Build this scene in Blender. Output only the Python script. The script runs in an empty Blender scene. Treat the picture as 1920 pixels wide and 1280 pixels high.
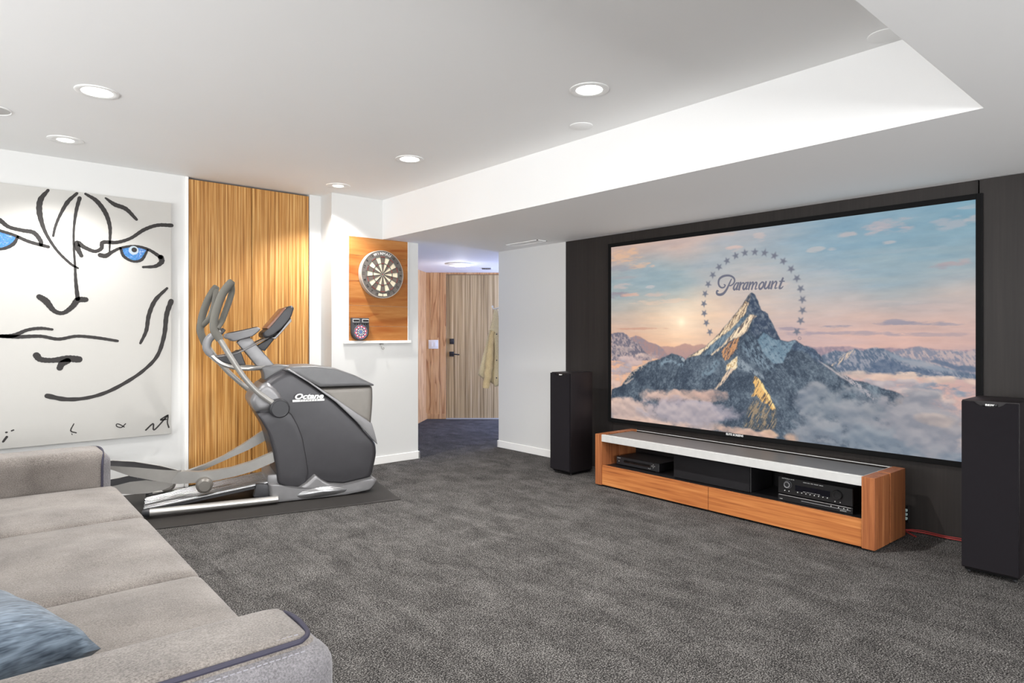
import bpy, bmesh, math, random
from mathutils import Vector, Matrix
random.seed(5)
R = math.radians
scn = bpy.context.scene
COL = scn.collection
PI = math.pi

# ------------------------------------------------------------------ camera, world, light, exposure
cam_d = bpy.data.cameras.new('camera'); cam = bpy.data.objects.new('camera', cam_d); COL.objects.link(cam)
cam_d.sensor_width = 36; cam_d.lens = 36*1212/1920; cam_d.shift_y = -13/1920
cam_d.clip_start = .02
cam.location = (0, 0, 1.25); cam.rotation_euler = (R(90), 0, R(48.92-90))
scn.camera = cam
scn.view_settings.view_transform = 'Standard'; scn.view_settings.look = 'None'
scn.view_settings.gamma = 1; scn.view_settings.use_curve_mapping = False
scn.view_settings.exposure = 0.25
world = bpy.data.worlds.new('world'); scn.world = world; world.use_nodes = True
world.node_tree.nodes['Background'].inputs[0].default_value = (.9, .95, 1, 1)
world.node_tree.nodes['Background'].inputs[1].default_value = .4

def area(name, loc, rot, sx, sy, power, col=(1, 1, 1)):
    l = bpy.data.lights.new(name, 'AREA'); l.shape = 'RECTANGLE'; l.size = sx; l.size_y = sy; l.energy = power; l.color = col
    o = bpy.data.objects.new(name, l); COL.objects.link(o); o.location = loc; o.rotation_euler = rot
    return o
# added rear and side fills to brighten the ceiling; daylight from the hall's glazed entry
area('rear_fill', (1.0, -4.28, 1.2), (R(150), 0, 0), 6.0, 1.9, 560, (.985, .99, 1))
area('side_fill', (-2.78, 1.6, 1.25), (R(122), 0, R(-90)), 5.0, 1.7, 172, (.985, .99, 1))
area('daylight_hall', (6.85, 5.95, 1.1), (R(88), 0, R(36)), .9, 1.9, 70, (.44, .56, 1))

def spot(loc, power, size=R(150), blend=.85, rad=.028, rot=(0, 0, 0), col=(1, .98, .955)):
    l = bpy.data.lights.new('downlight_lamp', 'SPOT'); l.energy = power*1.3; l.spot_size = size; l.spot_blend = blend
    l.shadow_soft_size = rad; l.color = col
    o = bpy.data.objects.new('downlight_lamp', l); COL.objects.link(o); o.location = loc; o.rotation_euler = rot
    return o

# ------------------------------------------------------------------ mesh helpers
def thing(name, label, cat, loc=(0, 0, 0), rotz=0, group=None, kind=None):
    o = bpy.data.objects.new(name, None); COL.objects.link(o)
    o.location = loc; o.rotation_euler = (0, 0, rotz); o.empty_display_size = .1
    tag(o, label, cat, group, kind)
    return o
def tag(o, label=None, cat=None, group=None, kind=None):
    if label: o['label'] = label
    if cat: o['category'] = cat
    if group: o['group'] = group
    if kind: o['kind'] = kind
    return o
def obj(name, bm, mat, parent=None, smooth=35):
    bmesh.ops.recalc_face_normals(bm, faces=bm.faces)
    me = bpy.data.meshes.new(name); bm.to_mesh(me); bm.free()
    mats = mat if isinstance(mat, (list, tuple)) else [mat]
    for m in mats: me.materials.append(m)
    if smooth:
        me.shade_smooth(); me.set_sharp_from_angle(angle=R(smooth))
    o = bpy.data.objects.new(name, me); COL.objects.link(o)
    if parent: o.parent = parent
    return o
def struct(name, bm, mat, parent=None, smooth=35, label=None):
    o = obj(name, bm, mat, parent, smooth)
    if not parent: o['kind'] = 'structure'
    if label: o['label'] = label
    return o
def BM(): return bmesh.new()
def merge(bm, t, M=None):
    if M is not None: bmesh.ops.transform(t, matrix=M, verts=t.verts)
    me = bpy.data.meshes.new('_'); t.to_mesh(me); t.free(); bm.from_mesh(me); bpy.data.meshes.remove(me)
def box(bm, x0, x1, y0, y1, z0, z1, bev=0, seg=2, M=None):
    t = bmesh.new(); bmesh.ops.create_cube(t, size=1)
    bmesh.ops.transform(t, matrix=Matrix.Translation(((x0+x1)/2, (y0+y1)/2, (z0+z1)/2)) @ Matrix.Diagonal((abs(x1-x0), abs(y1-y0), abs(z1-z0), 1)), verts=t.verts)
    if bev: bmesh.ops.bevel(t, geom=t.edges[:], offset=bev, segments=seg, profile=.5, affect='EDGES')
    merge(bm, t, M); return bm
def rbox(bm, x0, x1, y0, y1, z0, z1, r, n=14, crown=0, M=None, wob=0, seed=0):
    t = bmesh.new(); bmesh.ops.create_cube(t, size=1)
    bmesh.ops.subdivide_edges(t, edges=t.edges[:], cuts=n, use_grid_fill=True)
    lo = Vector((x0, y0, z0)); hi = Vector((x1, y1, z1)); rr = min(r, min(hi-lo)/2-1e-4)
    rnd = random.Random(seed); ph = [rnd.uniform(0, 6.28) for _ in range(6)]
    for v in t.verts:
        p = Vector()
        for i in range(3):
            f = v.co[i]+.5
            f = .5+.5*math.copysign(abs(2*f-1)**.72, 2*f-1)
            p[i] = lo[i]+(hi[i]-lo[i])*f
        c = Vector((min(max(p[i], lo[i]+rr), hi[i]-rr) for i in range(3)))
        d = p-c
        if d.length > 1e-9: p = c+d.normalized()*rr
        if crown:
            a = (p.x-(x0+x1)/2)/((x1-x0)/2); b = (p.y-(y0+y1)/2)/((y1-y0)/2)
            k = max(0, 1-a**4)*max(0, 1-b**4)
            w = 1+wob*(math.sin(p.x*9+ph[0])*math.sin(p.y*7+ph[1])+.6*math.sin(p.x*4+p.y*15+ph[2]))
            h = (p.z-(z0+z1)/2)/((z1-z0)/2)
            if h > 0: p.z += crown*k*h*w
        v.co = p
    merge(bm, t, M); return bm
def spline(pts, n=8, closed=False):
    P = [Vector(p) for p in pts]
    if closed: P = [P[-1]]+P+[P[0], P[1]]
    else: P = [2*P[0]-P[1]]+P+[2*P[-1]-P[-2]]
    out = []
    for i in range(1, len(P)-2):
        a, b, c, d = P[i-1:i+3]
        for j in range(n):
            t = j/n
            out.append(.5*((2*b)+(c-a)*t+(2*a-5*b+4*c-d)*t*t+(3*b-a-3*c+d)*t**3))
    if not closed: out.append(P[-2])
    return out
def tube(bm, pts, r, seg=12, closed=False, caps=True, flat=1.0):
    P = [Vector(p) for p in pts]; n = len(P); rings = []; ref = None
    for i, p in enumerate(P):
        if closed: tg = P[(i+1) % n]-P[i-1]
        else: tg = P[min(i+1, n-1)]-P[max(i-1, 0)]
        tg.normalize()
        if ref is None:
            ref = Vector((0, 0, 1)) if abs(tg.z) < .9 else Vector((0, 1, 0))
        s = tg.cross(ref).normalized(); u = s.cross(tg).normalized(); ref = u
        rr = r[i] if isinstance(r, (list, tuple)) else r
        rings.append([bm.verts.new(p+s*math.cos(a)*rr*flat+u*math.sin(a)*rr) for a in [2*PI*k/seg for k in range(seg)]])
    m = n if closed else n-1
    for i in range(m):
        A = rings[i]; B = rings[(i+1) % n]
        for k in range(seg): bm.faces.new((A[k], A[(k+1) % seg], B[(k+1) % seg], B[k]))
    if caps and not closed: bm.faces.new(rings[0][::-1]); bm.faces.new(rings[-1])
    return bm
def lathe(bm, prof, M=None, seg=32, mats=None):
    """prof: (radius, height) list about local z"""
    t = bmesh.new(); rings = []
    for r, h in prof:
        if r < 1e-6: rings.append([t.verts.new((0, 0, h))])
        else: rings.append([t.verts.new((r*math.cos(2*PI*k/seg), r*math.sin(2*PI*k/seg), h)) for k in range(seg)])
    for i, (A, B) in enumerate(zip(rings[:-1], rings[1:])):
        for k in range(seg):
            k2 = (k+1) % seg
            if len(A) == 1 and len(B) == 1: continue
            if len(A) == 1: f = t.faces.new((A[0], B[k], B[k2]))
            elif len(B) == 1: f = t.faces.new((A[k], A[k2], B[0]))
            else: f = t.faces.new((A[k], A[k2], B[k2], B[k]))
            if mats: f.material_index = mats[i]
    merge(bm, t, M); return bm
def prism(bm, poly, t0, t1, bev=0, seg=3, M=None, plane='xz'):
    """outline in (x,z), extruded along y from t0 to t1"""
    t = bmesh.new()
    a = [t.verts.new((x, t0, z)) for x, z in poly]; b = [t.verts.new((x, t1, z)) for x, z in poly]
    t.faces.new(a); t.faces.new(b[::-1]); n = len(a)
    for i in range(n): t.faces.new((a[i], b[i], b[(i+1) % n], a[(i+1) % n]))
    bmesh.ops.recalc_face_normals(t, faces=t.faces)
    if bev:
        es = [e for e in t.edges if abs(e.verts[0].co.y-e.verts[1].co.y) < 1e-6]
        bmesh.ops.bevel(t, geom=es, offset=bev, segments=seg, profile=.5, affect='EDGES', clamp_overlap=True)
    bmesh.ops.triangulate(t, faces=[f for f in t.faces if len(f.verts) > 4])
    merge(bm, t, M); return bm
def resample(poly, step=.03, rnd=0):
    P = [Vector((p[0], p[1])) for p in poly]; n = len(P); Q = []
    if rnd:   # chamfer the corners a little
        for i in range(n):
            a, b, c = P[i-1], P[i], P[(i+1) % n]
            d1 = min(rnd, (a-b).length*.4); d2 = min(rnd, (c-b).length*.4)
            p0 = b+(a-b).normalized()*d1; p1 = b+(c-b).normalized()*d2
            Q += [p0, (p0+2*b+p1)/4, p1]
        P = Q; n = len(P)
    out = []
    for i in range(n):
        a, b = P[i], P[(i+1) % n]; k = max(1, int((b-a).length/step))
        out += [a.lerp(b, j/k) for j in range(k)]
    return [(p.x, p.y) for p in out]
def domed(bm, poly, tc, hw, dome=.02, edge=.05, step=.03, rnd=.02, cen=None, M=None):
    """outline in (x,z), swollen to half width hw about y=tc with rounded rims"""
    poly = resample(poly, step, rnd); n = len(poly)
    cx = cen[0] if cen else sum(p[0] for p in poly)/n; cz = cen[1] if cen else sum(p[1] for p in poly)/n
    size = max(math.hypot(p[0]-cx, p[1]-cz) for p in poly)
    lv = []
    for k in range(7):
        a = PI/2*k/6; lv.append((1-edge/size*(1-math.cos(a)), hw-edge+edge*math.sin(a)))
    lv += [(.75*lv[-1][0], hw+dome*.45), (.45*lv[-1][0], hw+dome*.8), (.2, hw+dome*.97)]
    t = bmesh.new()
    for sgn in (-1, 1):
        rings = []
        for f, w in lv: rings.append([t.verts.new((cx+(x-cx)*f, tc+sgn*w, cz+(z-cz)*f)) for x, z in poly])
        for A, B in zip(rings[:-1], rings[1:]):
            for i in range(n): t.faces.new((A[i], A[(i+1) % n], B[(i+1) % n], B[i]))
        c = t.verts.new((cx, tc+sgn*(hw+dome), cz))
        for i in range(n): t.faces.new((rings[-1][i], rings[-1][(i+1) % n], c))
        if sgn < 0: first = rings[0]
        else:
            for i in range(n): t.faces.new((first[i], first[(i+1) % n], rings[0][(i+1) % n], rings[0][i]))
    merge(bm, t, M); return bm
def frame_m(o, x, y, z):
    m = Matrix.Identity(4)
    for i, c in enumerate((x, y, z, o)):
        for j in range(3): m[j][i] = c[j]
    return m
def text(name, body, size, M, mat, parent=None, ext=.0006, shear=0, sx=1, align='CENTER', bold=0, space=1):
    c = bpy.data.curves.new(name, 'FONT'); c.body = body; c.size = size; c.extrude = ext; c.align_x = align; c.align_y = 'CENTER'
    c.shear = shear; c.offset = bold; c.space_character = space; c.resolution_u = 3
    o = bpy.data.objects.new(name+'_', c); COL.objects.link(o)
    bpy.context.view_layer.update()
    me = bpy.data.meshes.new_from_object(o.evaluated_get(bpy.context.evaluated_depsgraph_get()))
    bpy.data.objects.remove(o); bpy.data.curves.remove(c)
    me.transform(M @ Matrix.Diagonal((sx, 1, 1, 1))); me.name = name; me.materials.clear(); me.materials.append(mat)
    o = bpy.data.objects.new(name, me); COL.objects.link(o)
    if parent: o.parent = parent
    return o
def kids(o): return [c for c in COL.objects if c.parent == o]
def copy_tree(o, parent=None, ch=None):
    c = o.copy(); COL.objects.link(c)
    if parent: c.parent = parent
    for k in kids(o): copy_tree(k, c)
    return c

# ------------------------------------------------------------------ materials
def srgb(r, g, b):
    f = lambda c: (c/255/12.92 if c/255 <= .04045 else ((c/255+.055)/1.055)**2.4)
    return (f(r), f(g), f(b), 1)
class NT:
    def __init__(s, name):
        s.m = bpy.data.materials.new(name); s.m.use_nodes = True; s.n = s.m.node_tree.nodes; s.l = s.m.node_tree.links
        s.b = s.n['Principled BSDF']
    def add(s, t, **kw):
        o = s.n.new(t)
        for k, v in kw.items():
            if k.startswith('_'): setattr(o, k[1:], v)
            else: o.inputs[k].default_value = v
        return o
    def link(s, a, b): s.l.new(a, b)
    def coords(s, scale=(1, 1, 1), rot=(0, 0, 0), loc=(0, 0, 0)):
        tc = s.add('ShaderNodeTexCoord'); mp = s.add('ShaderNodeMapping'); mp.inputs['Scale'].default_value = scale
        mp.inputs['Rotation'].default_value = rot; mp.inputs['Location'].default_value = loc
        s.link(tc.outputs['Object'], mp.inputs['Vector']); return mp.outputs['Vector']
    def noise(s, vec, scale, detail=4, rough=.55, dist=0):
        n = s.add('ShaderNodeTexNoise', Scale=scale, Detail=detail, Roughness=rough, Distortion=dist)
        if vec is not None: s.link(vec, n.inputs['Vector'])
        return n.outputs['Fac']
    def ramp(s, fac, stops):
        r = s.add('ShaderNodeValToRGB'); e = r.color_ramp.elements
        while len(e) < len(stops): e.new(.5)
        for i, (p, c) in enumerate(stops): e[i].position = p; e[i].color = c
        s.link(fac, r.inputs['Fac']); return r.outputs['Color']
    def mix(s, fac, a, b, mode='MIX'):
        m = s.add('ShaderNodeMix', _data_type='RGBA', _blend_type=mode)
        for i, v in ((0, fac), (6, a), (7, b)):
            if hasattr(v, 'default_value') or hasattr(v, 'links'): s.link(v, m.inputs[i])
            else: m.inputs[i].default_value = v
        return m.outputs[2]
    def bump(s, h, strength=.3, dist=.01):
        b = s.add('ShaderNodeBump', Strength=strength, Distance=dist); s.link(h, b.inputs['Height'])
        s.link(b.outputs['Normal'], s.b.inputs['Normal'])
def plain(name, rgb, rough=.5, metal=0, spec=.5, noise=.04, coat=0):
    t = NT(name); c = srgb(*rgb)
    v = t.coords(); f = t.noise(v, 18, 3)
    d = tuple(x*(1-noise) for x in c[:3])+(1,); e = tuple(min(1, x*(1+noise)) for x in c[:3])+(1,)
    t.link(t.ramp(f, [(.3, d), (.7, e)]), t.b.inputs['Base Color'])
    t.b.inputs['Roughness'].default_value = rough; t.b.inputs['Metallic'].default_value = metal
    t.b.inputs['Specular IOR Level'].default_value = spec; t.b.inputs['Coat Weight'].default_value = coat
    return t.m
def paint(name, rgb, rough=.65):
    t = NT(name); v = t.coords()
    f = t.noise(v, 1.3, 2); c = srgb(*rgb)
    t.link(t.ramp(f, [(.3, tuple(x*.985 for x in c[:3])+(1,)), (.7, c)]), t.b.inputs['Base Color'])
    t.b.inputs['Roughness'].default_value = rough; t.b.inputs['Specular IOR Level'].default_value = .25
    t.bump(t.noise(v, 220, 2), .05, .002); return t.m
def wood(name, stops, scale, fine=90, coarse=9, rough=.45, dist=.6, amount=.5, line=None):
    """scale: small value along the grain, 1 across"""
    t = NT(name); v = t.coords(scale)
    a = t.noise(v, fine, 3, .6, dist*.3); b = t.noise(v, coarse, 4, .6, dist)
    m = t.add('ShaderNodeMath', _operation='MULTIPLY_ADD'); t.link(a, m.inputs[0]); m.inputs[1].default_value = amount
    m2 = t.add('ShaderNodeMath', _operation='MULTIPLY'); t.link(b, m2.inputs[0]); m2.inputs[1].default_value = 1-amount
    t.link(m2.outputs[0], m.inputs[2])
    col = t.ramp(m.outputs[0], stops)
    if line:
        w = t.noise(v, line[0], 2, .5, .4); k = t.ramp(w, [(line[1], (0, 0, 0, 1)), (line[1]+.05, (1, 1, 1, 1))])
        col = t.mix(k, col, line[2])
    t.link(col, t.b.inputs['Base Color']); t.b.inputs['Roughness'].default_value = rough
    t.b.inputs['Specular IOR Level'].default_value = .3
    t.bump(a, .08, .002); return t.m
def cathedral(name, stops, scale, k=9, low=2.2, rough=.42):
    """flat-sawn grain: contour lines of a stretched noise; small scale along the grain"""
    t = NT(name); v = t.coords(scale)
    n = t.noise(v, low, 2, .45, .3); m = t.add('ShaderNodeMath', _operation='MULTIPLY'); t.link(n, m.inputs[0]); m.inputs[1].default_value = k
    fr = t.add('ShaderNodeMath', _operation='FRACT'); t.link(m.outputs[0], fr.inputs[0])
    f = t.noise(v, 55, 3, .6, .2); g = t.noise(v, 9, 3, .5)
    a = t.add('ShaderNodeMath', _operation='MULTIPLY_ADD'); t.link(f, a.inputs[0]); a.inputs[1].default_value = .4
    b = t.add('ShaderNodeMath', _operation='MULTIPLY'); t.link(g, b.inputs[0]); b.inputs[1].default_value = .6; t.link(b.outputs[0], a.inputs[2])
    col = t.ramp(a.outputs[0], stops[:3])
    line = t.ramp(fr.outputs[0], [(.0, (.0, .0, .0, 1)), (.62, (0, 0, 0, 1)), (.97, (.75, .75, .75, 1)), (1, (0, 0, 0, 1))])
    t.link(t.mix(line, col, stops[3][1]), t.b.inputs['Base Color']); t.b.inputs['Roughness'].default_value = rough
    t.b.inputs['Specular IOR Level'].default_value = .3; return t.m
def fabric(name, a, b, scale=260, big=5, bump=.4, rough=.95, sheen=.25, stretch=(1, 1, 1)):
    t = NT(name); v = t.coords(stretch); f = t.noise(v, scale, 2, .7); g = t.noise(v, big, 4, .6)
    c1, c2 = srgb(*a), srgb(*b)
    m = t.add('ShaderNodeMath', _operation='MULTIPLY_ADD'); t.link(f, m.inputs[0]); m.inputs[1].default_value = .62
    m2 = t.add('ShaderNodeMath', _operation='MULTIPLY'); t.link(g, m2.inputs[0]); m2.inputs[1].default_value = .38
    t.link(m2.outputs[0], m.inputs[2])
    t.link(t.ramp(m.outputs[0], [(.32, c1), (.68, c2)]), t.b.inputs['Base Color'])
    t.b.inputs['Roughness'].default_value = rough; t.b.inputs['Sheen Weight'].default_value = sheen; t.b.inputs['Specular IOR Level'].default_value = .1
    t.bump(f, bump, .004); return t.m
def glow(name, rgb, strength):
    t = NT(name); t.b.inputs['Base Color'].default_value = (0.8, .8, .8, 1); t.b.inputs['Emission Color'].default_value = rgb+(1,)
    t.b.inputs['Emission Strength'].default_value = strength
    v = t.coords(); f = t.noise(v, 30, 1); t.link(t.ramp(f, [(0, (.78, .78, .78, 1)), (1, (.85, .85, .85, 1))]), t.b.inputs['Base Color']); return t.m

M_wall = paint('white wall paint', (218, 218, 216)); M_ceil = paint('ceiling paint', (246, 246, 245))
M_trim = paint('white trim', (244, 243, 240), .5)
def carpet():
    t = NT('grey loop carpet'); v = t.coords()
    f = t.noise(v, 170, 2, .75); g = t.noise(v, 5, 5, .65, .4); h = t.noise(v, 48, 3, .7)
    sv = t.coords((1, .32, 1), (0, 0, R(20))); k = t.noise(sv, 9, 4, .65, .8)
    m = t.add('ShaderNodeMath', _operation='MULTIPLY_ADD'); t.link(f, m.inputs[0]); m.inputs[1].default_value = .70
    s = t.add('ShaderNodeMath', _operation='MULTIPLY_ADD'); t.link(h, s.inputs[0]); s.inputs[1].default_value = .12
    q = t.add('ShaderNodeMath', _operation='MULTIPLY_ADD'); t.link(g, q.inputs[0]); q.inputs[1].default_value = .09
    z = t.add('ShaderNodeMath', _operation='MULTIPLY'); t.link(k, z.inputs[0]); z.inputs[1].default_value = .09
    t.link(z.outputs[0], q.inputs[2]); t.link(q.outputs[0], s.inputs[2]); t.link(s.outputs[0], m.inputs[2])
    t.link(t.ramp(m.outputs[0], [(.39, srgb(10, 10, 10)), (.5, srgb(62, 60, 59)), (.60, srgb(140, 137, 134))]), t.b.inputs['Base Color'])
    t.b.inputs['Roughness'].default_value = 1; t.b.inputs['Specular IOR Level'].default_value = .05
    t.bump(f, .6, .006); return t.m
M_carpet = carpet()
zs = lambda d: [(.36, srgb(*[int(c*d) for c in (112, 72, 34)])), (.45, srgb(*[int(c*d) for c in (168, 114, 56)])), (.52, srgb(*[int(c*d) for c in (204, 148, 80)])), (.62, srgb(*[int(c*d) for c in (240, 202, 136)]))]
M_zebra = wood('zebra veneer', zs(.93), (1, 1, .006), 230, 62, .42, .1, .62)
M_zebra2 = wood('zebra veneer greyer', [(.37, srgb(114, 92, 64)), (.45, srgb(164, 138, 98)), (.53, srgb(196, 168, 122)), (.62, srgb(222, 200, 158))], (1, 1, .006), 150, 46, .42, .1, .6)
M_fir = cathedral('fir boards', [(.3, srgb(188, 138, 92)), (.5, srgb(212, 166, 116)), (.7, srgb(226, 186, 140)), (1, srgb(152, 96, 58))], (1, 1, .09), 9, 6.5)
M_pine = cathedral('orange pine boards', [(.3, srgb(156, 94, 46)), (.5, srgb(176, 115, 60)), (.7, srgb(190, 134, 78)), (1, srgb(150, 78, 30))], (.11, 1, 1), 5, 6.0)
M_walnut = wood('teak veneer', [(.32, srgb(108, 58, 30)), (.44, srgb(164, 98, 54)), (.56, srgb(186, 120, 68)), (.70, srgb(206, 146, 90))], (1, .03, 1), 70, 14, .38, .8, .5)
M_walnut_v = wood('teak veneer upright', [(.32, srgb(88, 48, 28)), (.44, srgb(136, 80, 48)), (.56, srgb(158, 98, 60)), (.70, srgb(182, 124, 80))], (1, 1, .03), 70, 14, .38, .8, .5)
M_black = plain('black', (16, 15, 17), .45); M_blackm = plain('matt black', (11, 11, 12), .8, spec=.2)
M_panel = wood('near black stained panel', [(.3, srgb(34, 30, 29)), (.5, srgb(42, 38, 36)), (.7, srgb(50, 45, 43))], (1, 1, .03), 60, 8, .5, .3)
M_silver = plain('brushed silver', (205, 205, 203), .32, .85); M_alum = plain('satin aluminium', (208, 208, 206), .42, .3)
M_glasst = plain('smoked glass top', (96, 94, 92), .34, spec=.8)
M_chrome = plain('chrome', (210, 210, 212), .12, 1); M_white = plain('white plastic', (238, 238, 236), .4)
M_whitet = plain('white lettering', (232, 232, 230), .5); M_screwed = plain('grey plastic', (120, 120, 122), .5)
M_dark = plain('graphite shell', (58, 57, 60), .38, .25); M_darker = plain('graphite dark', (48, 48, 51), .42, .15)
M_gsil = plain('silver grey shell', (128, 127, 128), .38, .4); M_gwarm = plain('warm grey shell', (118, 114, 108), .38, .35)
M_foam = plain('grey foam', (104, 102, 96), .85, spec=.2); M_rub = plain('dark rubber', (40, 40, 42), .8, spec=.2)
M_arm = plain('silver painted arm', (150, 148, 144), .38, .4); M_rib = plain('ribbed aluminium', (150, 150, 151), .25, .8); M_thread = plain('pale thread', (150, 148, 154), .8); M_top = plain('mid grey shell', (98, 98, 99), .42, .2); M_ped = plain('pedal shell', (168, 165, 160), .5, .1)
M_tubes = plain('silver tube', (196, 194, 190), .28, .8); M_mat = plain('rubber mat', (46, 43, 41), .6, spec=.3)
M_sofa = fabric('greige sofa cloth', (84, 78, 74), (152, 145, 139), 240, 5, .35); M_sofa_shade = fabric('sofa cloth in shade', (82, 80, 82), (144, 141, 144), 240, 5, .35)  # second cloth carries the outer arm panels' cooler light in its colour
M_pipe = plain('dark piping', (52, 50, 66), .7)
M_pillow = fabric('blue chenille', (34, 44, 57), (136, 151, 166), 66, 12, .5, stretch=(1.9, .22, 1))
M_khaki = fabric('khaki cotton', (206, 190, 152), (230, 215, 178), 90, 4, .25); M_khakid = fabric('khaki cotton sleeve', (200, 176, 130), (222, 200, 156), 90, 4, .25)
M_lamp = glow('lit lamp', (1, .97, .92), 9.0); M_lamp2 = glow('lit small lamp', (1, .97, .93), 7.0)
M_grille = plain('ceiling grille', (196, 195, 192), .7); M_gold = plain('worn wire', (168, 166, 160), .4, .7)
M_red = plain('red wire', (140, 34, 30), .5)

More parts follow.
